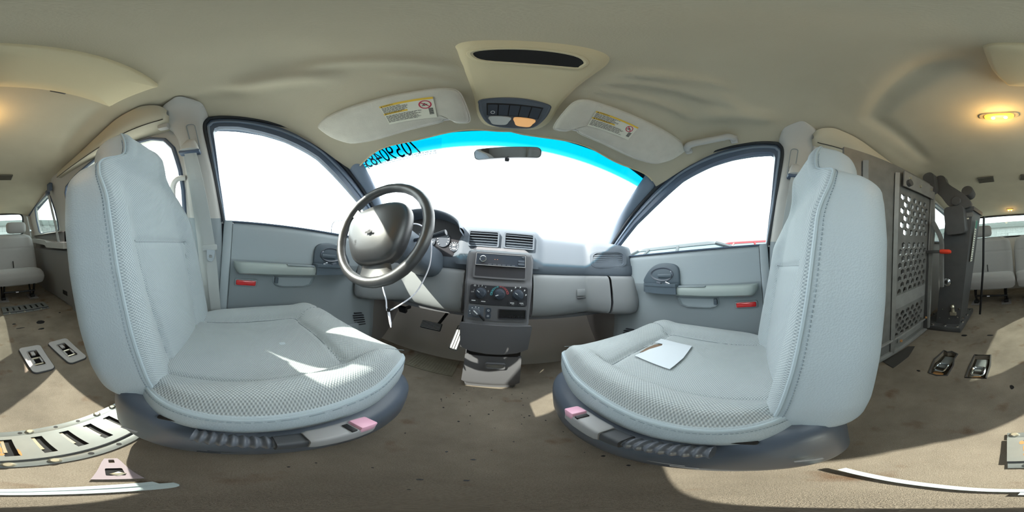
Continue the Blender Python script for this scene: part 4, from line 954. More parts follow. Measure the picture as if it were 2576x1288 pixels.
b = B(); b.tube([(-0.188, 0.985, 0.26), (-0.186, 1.06, 0.34), (-0.186, 1.10, 0.385)], 0.007, 8); b.build('arm', 'seat_steel', gp)
b = B(); b.box((-0.60, 0.99, 0.30), (0.06, 0.03, 0.05), 0.008, rot=Matrix.Rotation(0.5, 3, 'X')); b.box((-0.60, 1.04, 0.30), (0.02, 0.10, 0.02)); tag(b.build('parking_brake_pedal', 'rubber'), 'small dark parking brake pedal far left in the footwell', 'pedal')

# ================================================================== ROOF FITTINGS
VIS = [(-0.538, 0.22), (-0.525, 0.209), (-0.474, 0.206), (-0.385, 0.218), (-0.308, 0.23), (-0.235, 0.239), (-0.183, 0.244), (-0.136, 0.248), (-0.116, 0.26), (-0.108, 0.289), (-0.101, 0.337), (-0.109, 0.348), (-0.135, 0.345), (-0.143, 0.335), (-0.162, 0.333), (-0.18, 0.341), (-0.298, 0.344), (-0.386, 0.34), (-0.464, 0.323), (-0.50, 0.301), (-0.53, 0.264)]
def vz(y): return 1.165-0.75*(y-0.25)
vn = Vector((0, -0.6, -0.8))
def visor(s, lab, corners):
    root = thing('sun_visor', lab, 'sun visor', (s*0.32, 0.28, 1.14), 'folded sun visors')
    ol = [(p.x, p.y) for p in cat([(x*-s, y, 0) for x, y in VIS], 3, True)]
    if 1:
        ol = [(x if s < 0 else x, y) for x, y in ol]
    c = (s*0.32, 0.275); rings = []
    for f, n in ((0.0, 0.0), (0.55, 0.003), (0.9, 0.003), (0.965, 0.0), (0.99, -0.004), (1.0, -0.009), (0.99, -0.015), (0.9, -0.020), (0.4, -0.020)):
        if f == 0.0: continue
        # shrink towards the outline's own centre line
        rings.append([Vector((c[0]+(x-c[0])*(1-(1-f)*0.5), c[1]+(y-c[1])*f, 0)) for x, y in ol])
        rings[-1] = [Vector((p.x, p.y, vz(p.y)))+vn*(n+0.002) for p in rings[-1]]
    b = B(); b.loft(rings); b.build('body', 'visor_cloth', root, ang=70)
    b = B(); b.tube([Vector((x, y, vz(y)))+vn*(-0.006) for x, y in ol], 0.003, 5, True); b.build('edge_welt', 'visor_cloth', root)
    b = B(); b.box((s*0.150, 0.338, vz(0.338)+0.012), (0.050, 0.014, 0.012), 0.005); b.build('clip', 'trim_grey', root)
    b = B(); b.tube([(s*0.51, 0.232, vz(0.232)-0.0), (s*0.535, 0.236, vz(0.236)+0.02)], 0.007, 8); b.build('pivot_rod', 'trim_grey', root)
    # printed warning label
    P4 = [Vector(p) for p in corners]; ex = (P4[1]-P4[0]); ey = (P4[0]-P4[3]); W_ = ex.length; H_ = ey.length
    o = (P4[0]+P4[1]+P4[2]+P4[3])/4; F = frame(o+vn*0.0065, ex, ey)
    if (F.to_3x3() @ Vector((0, 0, 1))).dot(vn) < 0: F = frame(o+vn*0.0065, ex, -ey)
    pl = lambda u0, v0, u1, v1, z, b: b.plate([(u0*W_, v0*H_), (u1*W_, v0*H_), (u1*W_, v1*H_), (u0*W_, v1*H_)], [], lambda u, v, w: F @ Vector((u, v, z+w)), 0.0004)
    b = B(); pl(-.5, -.5, .5, .5, 0, b); lb = b.build('warning_label', 'label_white', root)
    b = B(); pl(-.5, .40, .5, .5, .0005, b); b.build('yellow_band', 'label_yellow', lb)
    b = B(); pl(-.5, 0.0, .0, .085, .0005, b); b.build('yellow_band', 'label_yellow', lb)
    for v in (.45, .042):
        b = B(); b.plate([(-.475*W_, (v-.035)*H_), (-.44*W_, (v-.035)*H_), (-.4575*W_, (v+.03)*H_)], [], lambda u, v_, w: F @ Vector((u, v_, .001+w)), 0.0003); b.build('warning_triangle', 'ink', lb)
    text('heading', 'WARNING', 0.0058, F @ Matrix.Translation((-.43*W_, .45*H_, .0013)), 'ink', lb, 'LEFT')
    text('heading', 'AVERTISSEMENT', 0.0058, F @ Matrix.Translation((-.43*W_, .042*H_, .0013)), 'ink', lb, 'LEFT')
    b = B()
    for k in range(7):
        for base, wd in ((.36, .74), (-.05, .92)):
            v = base-k*0.052-(0.02 if base < 0 else 0); u = -.48
            if k == 6 and base > 0: continue
            end = -.5+wd*(0.62 if base > 0 else 0.75)+random.uniform(-.06, .1)
            while u < end:
                L_ = random.uniform(.03, .09); pl(u, v-.011, min(u+L_, end), v+.011, .0006, b); u += L_+.012
    b.build('fine_print', 'ink', lb)['kind'] = 'stuff'
    b = B(); cc = (.34*W_, .17*H_); r1, r0 = .15*H_*1.35, .12*H_*1.35
    cir = lambda r, n=26: [(cc[0]+r*math.cos(2*PI*q/n), cc[1]+r*math.sin(2*PI*q/n)) for q in range(n)]
    b.plate(cir(r1), [cir(r0)], lambda u, v, w: F @ Vector((u, v, .0006+w)), 0.0004)
    a = -0.72; d = (math.cos(a), math.sin(a)); n_ = (-d[1]*.0012, d[0]*.0012)
    b.plate([(cc[0]+d[0]*r0+n_[0], cc[1]+d[1]*r0+n_[1]), (cc[0]-d[0]*r0+n_[0], cc[1]-d[1]*r0+n_[1]), (cc[0]-d[0]*r0-n_[0], cc[1]-d[1]*r0-n_[1]), (cc[0]+d[0]*r0-n_[0], cc[1]+d[1]*r0-n_[1])], [], lambda u, v, w: F @ Vector((u, v, .0012+w)), 0.0003)
    b.build('prohibition_ring', 'label_red', lb)
    b = B(); pl(.30, .155, .38, .185, .0008, b); pl(.315, .20, .345, .235, .0008, b); pl(.28, .11, .34, .14, .0008, b); b.build('figure_mark', 'ink', lb)
    b = B()
    for k in range(7): pl(.38, -.05-k*.045, .46, -.05-k*.045+.03, .0006, b)
    b.build('bar_code', 'ink', lb)['kind'] = 'stuff'
visor(-1, 'grey driver sun visor folded up, warning label near the centre', [(-0.302, 0.257, 1.159), (-0.173, 0.269, 1.151), (-0.168, 0.32, 1.112), (-0.291, 0.315, 1.116)])
visor(1, 'grey passenger sun visor folded up beside the grab handle', [(0.176, 0.267, 1.152), (0.309, 0.256, 1.16), (0.295, 0.306, 1.123), (0.174, 0.313, 1.118)])

ov = thing('overhead_console', 'tan roof console with black tray, switch row and two reading lamps', 'roof console', (0, 0.25, 1.20))
OV = [(-0.089, 0.145), (-0.086, 0.125), (-0.068, 0.113), (-0.018, 0.112), (0.045, 0.113), (0.078, 0.124), (0.094, 0.150), (0.098, 0.19), (0.094, 0.25), (0.09, 0.30), (0.088, 0.36), (0.06, 0.395), (0.0, 0.40), (-0.06, 0.395), (-0.082, 0.36), (-0.085, 0.30), (-0.09, 0.24), (-0.092, 0.19)]
ol = [(p.x, p.y) for p in cat([(x, y, 0) for x, y in OV], 4, True)]
rings = []
for f, d in ((1.10, 0.006), (1.02, -0.004), (0.98, -0.010), (0.93, -0.013), (0.6, -0.014)):
    rings.append([(0.003+(x-0.003)*f, 0.25+(y-0.25)*f, roofz(x, 0.25+(y-0.25)*f)+d) for x, y in ol])
b = B(); b.loft(rings, False, True); b.build('body', 'headliner_light', ov, ang=60)
def strip(name, pts, d, m, parent, th=0.004, n=4):
    o_ = [(p.x, p.y) for p in cat([(x, y, 0) for x, y in pts], n, True)] if n else pts
    b = B(); b.plate(o_, [], lambda u, v, w: (u, v, roofz(u, v)+d-w), th); return b.build(name, m, parent)
REC = [(-0.079, 0.152), (-0.068, 0.135), (-0.015, 0.128), (0.042, 0.131), (0.066, 0.145), (0.069, 0.160), (0.062, 0.172), (0.0, 0.180), (-0.062, 0.174)]
strip('tray_recess', REC, -0.0145, 'black', ov, 0.003)
o_ = [(p.x, p.y) for p in cat([(x, y, 0) for x, y in REC], 4, True)]
b = B(); b.tube([(x, y, roofz(x, y)-0.016) for x, y in o_], 0.0045, 7, True); b.build('tray_lip', 'headliner_light', ov)
PAN = [(-0.070, 0.300), (0.0, 0.292), (0.064, 0.299), (0.074, 0.312), (0.072, 0.345), (0.055, 0.380), (0.02, 0.391), (-0.03, 0.391), (-0.06, 0.378), (-0.075, 0.345), (-0.077, 0.315)]
pn = strip('switch_panel', PAN, -0.0145, 'switch_bezel', ov, 0.006)
o_ = [(p.x, p.y) for p in cat([(x, y, 0) for x, y in PAN], 4, True)]
b = B(); b.tube([(x, y, roofz(x, y)-0.018) for x, y in o_], 0.004, 7, True); b.build('panel_rim', 'switch_bezel', pn)
strip('switch_well', [(-0.063, 0.309), (0.060, 0.309), (0.060, 0.349), (-0.063, 0.349)], -0.0205, 'black', pn, 0.0012, 0)
for k in range(5):
    x0 = -0.060+k*0.0240; strip('roof_switch', [(x0, 0.312), (x0+0.0215, 0.312), (x0+0.0215, 0.346), (x0, 0.346)], -0.0195, 'switch_dark', pn, 0.005, 0)
b = B(); b.plate([(-0.049+0.005*math.cos(q), 0.337+0.005*math.sin(q)) for q in [2*PI*k/16 for k in range(16)]], [[(-0.049+0.0038*math.cos(q), 0.337+0.0038*math.sin(q)) for q in [2*PI*k/16 for k in range(16)]]], lambda u, v, w: (u, v, roofz(u, v)-0.0248-w), 0.0006); b.build('switch_mark', 'white_print', pn)
for sgn, m in ((-1, 'lens_clear'), (1, 'lens_amber')):
    x = lambda u: sgn*(0.030)+u*0.024-0.002
    strip('reading_lamp', [(x(-1), 0.353), (x(1), 0.353), (x(0.95), 0.368), (x(0.6), 0.380), (x(-0.6), 0.380), (x(-0.95), 0.368)], -0.019, m, pn, 0.006, 6)
# inside mirror
mr = thing('inside_mirror', 'rear-view mirror hanging below the windscreen shade band', 'mirror', (0, 0.42, 1.02))
MS = 0.80; c = Vector((-0.01, 0, 0.66))+Vector((0.010, 0.512, 0.436))*MS; mx_ = (Vector((0.113, 0.495, 1.104))-Vector((-0.115, 0.525, 1.087))); F = frame(c, mx_, Vector((0, -0.45, 0.9)))
if (F.to_3x3() @ Vector((0, 0, 1))).y > 0: F = frame(c, mx_, -Vector((0, -0.45, 0.9)))
ol = [(u, v+0.006*(1-(u/0.115)**2)) for u, v in rrect(0.228*0.80, 0.046*0.80, 0.013, 5)]
b = B(); b.loft([[F @ Vector((u*f, v*f, w)) for u, v in ol] for f, w in ((0.98, 0.004), (1.0, 0.0), (0.98, -0.012), (0.85, -0.028), (0.5, -0.034))], False, True); b.build('shell', 'mirror_shell', mr)
b = B(); b.plate([(u*0.965, v*0.93) for u, v in ol], [], lambda u, v, w: F @ Vector((u, v, 0.003+w)), 0.0012); b.build('reflector', 'mirror_glass', mr)
b = B(); b.box(F @ Vector((-0.002, -0.021, -0.004)), (0.013, 0.010, 0.010), 0.003); b.build('night_tab', 'mirror_shell', mr)
b = B(); b.tube([F @ Vector((0, 0.0, -0.03)), F @ Vector((0, 0.012, -0.040)), (0.0, 0.485, 1.090)], 0.006, 8); b.build('stem', 'mirror_shell', mr)
# passenger grab handle
gh = thing('roof_grab_handle', 'pale grab handle on the roof edge above the passenger door', 'handle', (0.53, 0.11, 1.21))
b = B(); p = [(0.530, 0.205, 1.196), (0.512, 0.196, 1.192), (0.502, 0.175, 1.192), (0.512, 0.12, 1.203), (0.518, 0.07, 1.213), (0.520, 0.045, 1.219), (0.532, 0.032, 1.224), (0.548, 0.026, 1.232)]
b.tube(cat(p, 6), 0.0145, 10); b.build('bar', 'trim_grey', gh, ang=60)
for q in (p[0], p[-1]):
    b = B(); b.box((q[0]+0.012, q[1], q[2]+0.004), (0.040, 0.030, 0.022), 0.008, rot=Matrix.Rotation(0.5, 3, 'Y')); b.build('mount', 'trim_grey', gh)
b = B(); b.lathe([(0.005, 0), (0.006, 0.008), (0.0, 0.010)], (0.545, 0.062, 1.228), (-0.6, 0, -0.8), 10); b.build('coat_hook', 'trim_grey', gh)
# raised roof panel behind the front seats
RP = [(-0.030, -0.222), (-0.024, -0.245), (-0.026, -0.325), (-0.045, -0.39), (-0.075, -0.412), (-0.236, -0.407), (-0.385, -0.404), (-0.402, -0.396), (-0.398, -0.36), (-0.385, -0.24), (-0.372, -0.226), (-0.254, -0.224), (-0.117, -0.220), (-0.05, -0.216)]
rp_ = thing('roof_panel', 'raised tan cover panel on the roof behind the driver seat', 'roof panel', (-0.2, -0.32, 1.26))
ol = [(p_.x, p_.y) for p_ in cat([(x, y, 0) for x, y in RP], 3, True)]; c = (-0.21, -0.315)
b = B(); b.loft([[(c[0]+(x-c[0])*f, c[1]+(y-c[1])*f, roofz(0.3, -0.3)+d) for x, y in ol] for f, d in ((0.99, 0.02), (1.0, -0.020), (0.99, -0.028), (0.96, -0.032), (0.5, -0.034))], False, True); b.build('cover', 'headliner_light', rp_, ang=60)
b = B(); b.box((-0.235, -0.413, roofz(0.2, -0.4)-0.016), (0.045, 0.010, 0.014), 0.004); b.build('catch', 'panel_black', rp_)
# roof lamps
def lamp(nm, lab, cx_, cy_, w_, l_, en, bulbs):
    root = thing(nm, lab, 'lamp', (cx_, cy_, roofz(cx_, cy_)-0.01)); z0 = roofz(cx_, cy_)
    sl = (roofz(cx_, cy_+0.05)-roofz(cx_, cy_-0.05))/0.1
    pl = lambda f, d, ww, ll: [(cx_+u*f, cy_+v*f, z0+sl*(v*f)-d) for u, v in rrect(ww, ll, min(ww, ll)*0.45, 5)]
    b = B(); b.loft([pl(1, -0.004, w_*1.35, l_*1.15), pl(1, 0.006, w_*1.32, l_*1.1), pl(0.9, 0.009, w_*1.3, l_*1.1)], False, True); b.build('base', 'lamp_base', root)
    b = B(); b.loft([pl(1, 0.008, w_, l_), pl(0.98, 0.016, w_, l_), pl(0.85, 0.020, w_, l_)], False, True); b.build('lens', 'lamp_amber', root)
    for x in bulbs:
        b = B(); b.lathe([(0.0, -0.006), (0.006, -0.004), (0.007, 0), (0.005, 0.004), (0, 0.006)], (cx_+x, cy_, z0-0.022), (0, 0, 1), 12); b.build('bulb', 'lamp_bulb', root)
    ld = bpy.data.lights.new(nm+'_light', 'POINT'); ld.energy = en; ld.color = (1.0, 0.62, 0.22); ld.shadow_soft_size = 0.03
    lo = bpy.data.objects.new(nm+'_light', ld); COL.objects.link(lo); lo.parent = root; lo.location = (0, 0, -0.05)
lamp('dome_lamp', 'lit amber dome lamp on the roof with two bulbs', -0.025, -0.612, 0.105, 0.036, 0.9, (-0.022, 0.022))
lamp('cargo_lamp', 'small lit lamp on the roof above the rear window', -0.078, -2.16, 0.07, 0.03, 0.25, (-0.018, 0.018))
for x0, x1, side in ((0.065, 0.188, 'right'), (-0.289, -0.165, 'left')):
    root = thing('roof_vent', 'small dark slatted air vent in the rear roof, '+('towards the lift' if side == 'right' else 'on the driver side'), 'vent', ((x0+x1)/2, -1.40, 1.26), 'rear roof vents')
    b = B(); zz = lambda y: roofz(0.15, y)-0.004
    b.plate(rrect(x1-x0+0.012, 0.100, 0.006, 3, (x0+x1)/2, -1.40), [rrect(x1-x0, 0.088, 0.004, 3, (x0+x1)/2, -1.40)], lambda u, v, w: (u, v, zz(v)-w), 0.006); b.build('bezel', 'vent_dark', root)
    b = B(); b.plate(rrect(x1-x0, 0.088, 0.004, 3, (x0+x1)/2, -1.40), [], lambda u, v, w: (u, v, zz(v)-w), 0.001); b.build('well', 'panel_black', root)
    for k in range(6):
        b = B(); y = -1.436+k*0.0145; b.box(((x0+x1)/2, y, zz(y)-0.004), (x1-x0, 0.007, 0.003), rot=Matrix.Rotation(0.5, 3, 'X')); b.build('slat', 'vent_dark', root)

# ================================================================== FLOOR FITTINGS
for i, (x, y) in enumerate(BEZ):
    root = thing('seat_anchor', ['grey floor anchor pocket partly in sunlight, nearest the middle of the van', 'grey floor anchor pocket in shade next to the driver seat back'][i], 'floor anchor', (x, y, 0), 'grey floor anchors')
    ol = [(x+u*(1.0+0.12*(-v/0.12)), y+v) for u, v in rrect(0.113, 0.238, 0.022, 5)]; hol = [(x-0.024, y+0.10), (x-0.024, y-0.02), (x-0.012, y-0.075), (x+0.012, y-0.075), (x+0.024, y-0.02), (x+0.030, y+0.10)]
    hl = [(a, c_) for a, c_ in rrect(0.055, 0.15, 0.01, 2, x, y)]
    b = B(); c = (x, y)
    b.plate(ol, [hl], lambda u, v, w: (u, v, 0.002+w), 0.010); bz = b.build('bezel', 'bezel_grey', root)
    b = B(); b.tube([(u, v, 0.0125) for u, v in hl], 0.003, 6, True); b.build('inner_rim', 'bezel_grey', bz)
    b = B(); b.tube([(u, v, 0.004) for u, v in ol], 0.004, 6, True); b.build('outer_rim', 'sleeve_dark', bz)
    b = B(); b.box((x, y, -0.034), (0.058, 0.155, 0.006)); b.box((x-0.0285, y, -0.012), (0.003, 0.15, 0.045)); b.box((x+0.0285, y, -0.012), (0.003, 0.15, 0.045)); b.build('well', 'panel_black', root)
    for dy_, m in ((0.045, 'bolt_steel'), (-0.01, 'bolt_steel')):
        b = B(); b.tube([(x-0.027, y+dy_, -0.004), (x+0.027, y+dy_, -0.004)], 0.0065, 8); b.build('striker_pin', m, root)
    for sgn in (-1, 1):
        b = B(); b.box((x+sgn*0.020, y+0.018, 0.004), (0.010, 0.045, 0.010), 0.003); b.build('guide_rail', 'bezel_grey', root)
    b = B(); b.box((x, y-0.055, -0.002), (0.022, 0.035, 0.012), 0.003); b.build('spacer', 'bezel_grey', root)
for i, ol in enumerate(CUT):
    xs_ = [p[0] for p in ol]; ys_ = [p[1] for p in ol]; x = sum(xs_)/len(ol); y = (min(ys_)+max(ys_))/2
    root = thing('anchor_cutout', ['ragged cut-out in the carpet showing a metal seat striker, nearer the ramp', 'straight-edged cut-out in the carpet showing a metal seat striker'][i], 'floor anchor', (x, y, 0), 'bare floor strikers')
    b = B(); b.box((x, y, -0.036), (0.11, 0.23, 0.004)); b.build('pan', 'underbody', root)
    b = B(); b.tube([(u, v, 0.001) for u, v in ol], 0.005, 6, True); b.build('carpet_edge', 'mat_rubber', root)
    b = B(); b.box((x, y-0.03, -0.026), (0.060, 0.11, 0.014), 0.004); b.build('plate', 'track_steel', root)
    b = B(); b.tube([(x+u, y+0.035+v, -0.010+0.006*math.cos(v*60)) for u, v in rrect(0.056, 0.07, 0.016, 5)], 0.0065, 8, True); b.build('striker', 'chrome', root)
    b = B(); b.box((x, y+0.085, -0.028), (0.05, 0.03, 0.010), 0.003); b.build('rust_patch', 'rust', root)
def track(lab, x0, x1, y0, y1, slots, bolts):
    root = thing('cargo_track', lab, 'cargo track', ((x0+x1)/2, (y0+y1)/2, 0), 'slotted steel cargo tracks')
    sc = (y1-y0)
    hs = [[(x-0.011, y0+sc*0.24), (x+0.011, y0+sc*0.24), (x+0.011, y0+sc*0.70), (x-0.011, y0+sc*0.70)] for x in slots]
    f = lambda u, v, w: (u, v, 0.004+w+0.009*sm(y0+sc*0.10, y0+sc*0.17, v)*(1-sm(y0+sc*0.80, y0+sc*0.82, v)))
    b = B(); b.plate([(x0, y0+sc*0.15), (x1, y0+sc*0.15), (x1, y0+sc*0.81), (x0, y0+sc*0.81)], hs, lambda u, v, w: (u, v, 0.011+w), 0.003); ch = b.build('channel', 'track_steel', root)
    b = B(); b.box(((x0+x1)/2, y0+sc*0.075, 0.007), (x1-x0, sc*0.15, 0.004), 0.001); b.box(((x0+x1)/2, y0+sc*0.90, 0.004), (x1-x0, sc*0.16, 0.003), 0.001); b.build('flange', 'track_steel', root)
    b = B(); b.box(((x0+x1)/2, y0+sc*0.815, 0.0075), (x1-x0, 0.003, 0.010)); b.build('step_edge', 'sleeve_dark', root)
    b = B(); b.box(((x0+x1)/2, (y0+y1)/2-0.004, 0.003), (x1-x0-0.004, sc*0.9, 0.002)); b.build('shadow_bed', 'black', root)
    for x in slots:
        b = B(); b.box((x+0.0075, y0+sc*0.42, 0.0065), (0.006, sc*0.34, 0.004)); b.build('slot_lip', 'bolt_steel', root)
    for k, (x, v) in enumerate(bolts):
        b = B()
        if k % 2 == 0: b.lathe([(0.0095, 0), (0.0095, 0.005), (0.006, 0.008), (0, 0.008)], (x, y0+sc*v, 0.008 if v < .5 else 0.005), (0, 0, 1), 12); b.build('bolt', 'bolt_steel', root)
        else: b.lathe([(0.005, 0), (0.005, 0.0012), (0, 0.0012)], (x, y0+sc*v, 0.0085 if v < .5 else 0.0055), (0, 0, 1), 10); b.build('bolt_hole', 'black', root)
    return root
tr = track('long slotted steel track across the floor next to the driver seat base', -0.52, 0.036, -0.286, -0.128, [-0.005+0.0*k-0.0585*k for k in range(9)], [(0.022, .06), (-0.038, .07), (-0.059, .06), (-0.118, .06), (-0.234, .06), (-0.176, .06), (0.007, .91), (-0.111, .91), (-0.053, .91), (-0.171, .91), (-0.29, .06), (-0.29, .91)])
b = B()
for x, y, w_, h_ in ((0.0095, -0.238, 0.007, 0.010), (0.0085, -0.205, 0.003, 0.02), (0.009, -0.185, 0.005, 0.007), (-0.018, -0.19, 0.003, 0.018)): b.plate([(x+w_*math.cos(q)*random.uniform(.5, 1), y+h_*math.sin(q)*random.uniform(.6, 1)) for q in [2*PI*k/11 for k in range(11)]], [], lambda u, v, w: (u, v, 0.0141+w), 0.0003)
b.build('rust_stain', 'rust', tr)
track('short slotted steel track on the floor in front of the rear seat', -0.582, -0.142, -1.565, -1.38, [-0.19-0.058*k for k in range(7)], [(-0.20, .91), (-0.26, .91), (-0.34, .91), (-0.42, .91), (-0.5, .91), (-0.55, .91)])
# loose belt end and latch plate on the floor under the camera
lp = thing('loose_latch_plate', 'mauve-grey latch plate with two slots lying by the near track', 'latch plate', (-0.09, -0.08, 0))
def lpf(u, v, w):
    c = Vector((-0.088, -0.074, 0.004)); ax = Vector((-0.62, -0.72, 0)).normalized(); ay = Vector((0.72, -0.62, 0)).normalized(); p = c+ax*v-ay*u*0.62; return (p.x, p.y, p.z+w)
b = B(); b.plate([(-0.036, -0.042), (0.036, -0.042), (0.020, 0.030), (0.014, 0.044), (-0.014, 0.044), (-0.020, 0.030)], [rrect(0.030, 0.030, 0.003, 2, 0, -0.012), rrect(0.012, 0.014, 0.002, 2, 0, 0.032)], lpf, 0.005); b.build('plate', 'latch_mauve', lp)
b = B(); b.plate(rrect(0.034, 0.034, 0.003, 2, 0, -0.012), [], lambda u, v, w: tuple(Vector(lpf(u, v, w))-Vector((0, 0, 0.002))), 0.001); b.build('slot_shade', 'black', lp)
b = B(); b.box(lpf(0.004, -0.020, 0.004), (0.014, 0.012, 0.006), 0.002); b.build('metal_tip', 'bolt_steel', lp)
st = thing('floor_strap', 'pale grey webbing strap lying across the floor between the front seats', 'strap', (0.0, -0.04, 0))
pth = cat([(0.185, -0.046, 0.02), (0.14, -0.052, 0.012), (0.09, -0.050, 0.008), (0.044, -0.040, 0.008), (0.0, -0.036, 0.008), (-0.035, -0.026, 0.009), (-0.066, -0.010, 0.010)], 6)
b = B(); b.ribbon(pth, 0.012, 0.003); b.build('webbing', 'strap', st)
b = B(); b.ribbon(cat([(0.03, -0.030, 0.006), (0.0, -0.024, 0.006), (-0.03, -0.014, 0.006), (-0.058, 0.0, 0.007), (-0.066, -0.006, 0.010)], 6), 0.018, 0.003); b.build('webbing', 'strap', st)
b = B(); b.plate([(0.55, -0.56), (0.64, -0.58), (0.63, -0.80), (0.59, -0.82), (0.555, -0.70)], [], lambda u, v, w: (u, v, 0.001+w), 0.003); tag(b.build('rubber_scrap', 'mat_rubber'), 'dark rubber offcut on the carpet at the foot of the ramp', 'mat')

# ================================================================== WHEELCHAIR LIFT
lift = thing('wheelchair_lift', 'dark folding wheelchair lift with perforated ramp and black tower', 'wheelchair lift', (0.55, -1.0, 0))
LX = lambda z: 0.668-0.165*z
def hexes(y0, y1, z0, z1, dy_, dz, r):
    out = []; k = 0; z = z0
    while z <= z1:
        y = y0+(dy_/2 if k % 2 else 0)
        while y <= y1:
            out.append([(y+r*math.cos(PI/3*q+PI/6)*1.0, z+r*0.92*math.sin(PI/3*q+PI/6)) for q in range(6)]); y += dy_
        z += dz; k += 1
    return out
pf = lambda u, v, w: (LX(v)-0.012+w, u, v)
holes = hexes(-1.00, -0.70, 0.78, 1.00, 0.060, 0.040, 0.020)+hexes(-1.00, -0.70, 0.44, 0.72, 0.056, 0.038, 0.0195)+hexes(-0.985, -0.70, 0.145, 0.31, 0.056, 0.036, 0.0205)
b = B(); b.plate([(-1.06, 0.03), (-0.36, 0.03), (-0.36, 1.15), (-1.06, 1.15)], holes, pf, 0.012); b.build('ramp_panel', 'lift_steel', lift)
for y0_, y1_, z0_, z1_, m in ((-1.03, -0.69, 0.335, 0.42, 'lift_light'), (-1.0, -0.72, 0.07, 0.115, 'lift_light')):
    b = B(); b.plate(rrect(y1_-y0_, z1_-z0_, 0.012, 3, (y0_+y1_)/2, (z0_+z1_)/2), [], lambda u, v, w: (LX(v)-0.0135-w, u, v), 0.001); b.build('smooth_plate', m, lift)
for y in (-1.055, -0.665, -0.46):
    b = B(); b.tube([(LX(0.03)-0.02, y, 0.03), (LX(1.1)-0.02, y, 1.10)], 0.016, 4); b.build('frame_rail', 'lift_light', lift)
for z in (0.02, 0.125):
    b = B(); b.box((LX(z)-0.016, -0.76, z+0.005), (0.03, 0.62, 0.030 if z < 0.1 else 0.012), 0.003); b.build('frame_rail', 'lift_light', lift)
b = B(); b.plate([(-1.08, 0.05), (-0.91, 0.05), (-0.91, 1.12), (-1.08, 1.12)], [], lambda u, v, w: (LX(v)+0.06+w, u, v), 0.01); b.build('light_block_leaf', 'lift_steel', lift)  # added dark sheet, keeps window light out of the rear part of the mesh
b = B(); b.plate([(-1.04, 1.03), (-0.70, 1.03), (-0.70, 1.12), (-1.04, 1.12)], [], lambda u, v, w: (LX(v)-0.03-w, u, v), 0.008); b.build('hinge_plate', 'lift_light', lift)
b = B(); b.lathe([(0.022, 0), (0.020, 0.02), (0.0, 0.02)], (LX(1.06)-0.035, -0.74, 1.055), (-1, 0, 0), 10); b.build('latch_block', 'lift_black', lift)
for y, z in ((-0.86, 1.07), (-1.00, 1.09), (-0.75, 1.09), (-1.02, 0.15), (-0.72, 0.10)):
    b = B(); b.lathe([(0.010, 0), (0.008, 0.008), (0, 0.008)], (LX(z)-0.038, y, z), (-1, 0, 0), 8); b.build('bolt', 'bolt_steel' if z > 0.5 else 'rust', lift)
# tower
b = B(); b.box((0.535, -1.31, 0.022), (0.33, 0.44, 0.044), 0.006); bp_ = b.build('base_plate', 'lift_black', lift)
for x, y in ((0.66, -1.115), (0.60, -1.11), (0.50, -1.115), (0.40, -1.11), (0.385, -1.20), (0.385, -1.35), (0.385, -1.48)):
    b = B(); b.lathe([(0.014, 0), (0.012, 0.010), (0, 0.010)], (x, y, 0.044), (0, 0, 1), 6); b.build('bolt', 'chrome', bp_)
TX0 = lambda z: 0.600-0.195*z; TX1 = lambda z: 0.405-0.205*z
b = B(); b.loft([[(TX1(z), -1.15, z), (TX0(z), -1.15, z), (TX0(z), -1.40, z), (TX1(z)-0.02*z, -1.38, z)] for z in (0.044, 0.3, 0.6, 0.93)]); tw = b.build('tower', 'lift_black', lift, ang=25)
b = B(); b.loft([[(TX1(0.93)-0.012, -1.14, z), (TX0(0.93)-0.02, -1.14, z), (TX0(0.93)-0.02, -1.41, z), (TX1(0.93)-0.035, -1.39, z)] for z in (0.925, 0.955)]); b.build('tower_cap', 'lift_black', tw, ang=25)
b = B(); b.loft([[(0.335+u*w_, -1.12+d, 0.86+v) for u, v in rrect(0.15, 0.20, 0.03, 4)] for w_, d in ((1.0, -0.03), (1.0, 0.03), (0.93, 0.045))]); b.build('motor_housing', 'lift_black', lift, ang=40)
b = B(); arm_ = [(0.47, 1.20), (0.43, 1.235), (0.385, 1.22), (0.36, 1.15), (0.25, 1.04), (0.215, 0.98), (0.225, 0.945), (0.30, 0.94), (0.37, 0.97), (0.42, 1.05), (0.465, 1.12)]
b.plate([(p.x, p.y) for p in cat([(x, z, 0) for x, z in arm_], 4, True)], [], lambda u, v, w: (u, -1.10-w, v), 0.05); am = b.build('lift_arm', 'lift_black', lift, ang=40)
b = B(); b.lathe([(0.034, 0), (0.034, 0.008), (0.030, 0.012), (0, 0.012)], (0.315, -1.10, 1.00), (0, 1, 0), 24); b.build('pivot_cap', 'lift_black', am)
b = B(); b.lathe([(0.045, -0.03), (0.045, 0.05), (0.038, 0.06), (0, 0.06)], (0.245, -1.22, 1.085), (0, 1, 0.1), 20); b.build('actuator', 'lift_black', lift)
b = B(); b.loft([[(0.475+u, -1.06+d, 1.165+v) for u, v in rrect(0.085, 0.17, 0.038, 5)] for d in (-0.03, 0.03)]); b.build('arm_head', 'lift_black', lift, ang=40)
b = B(); b.sweep([(0.455, -1.05, 1.16), (0.49, -1.05, 0.80), (0.545, -1.05, 0.5), (0.615, -1.05, 0.045)], [(-0.012, -0.01), (0.012, -0.01), (0.012, 0.01), (-0.012, 0.01)], up=(0, 1, 0)); b.build('side_post', 'lift_light', lift)
b = B(); b.sweep([(0.50, -1.05, 1.14), (0.565, -1.05, 0.60), (0.635, -1.05, 0.045)], [(-0.020, -0.015), (0.020, -0.015), (0.020, 0.015), (-0.020, 0.015)], up=(0, 1, 0)); b.build('side_post', 'lift_black', lift)
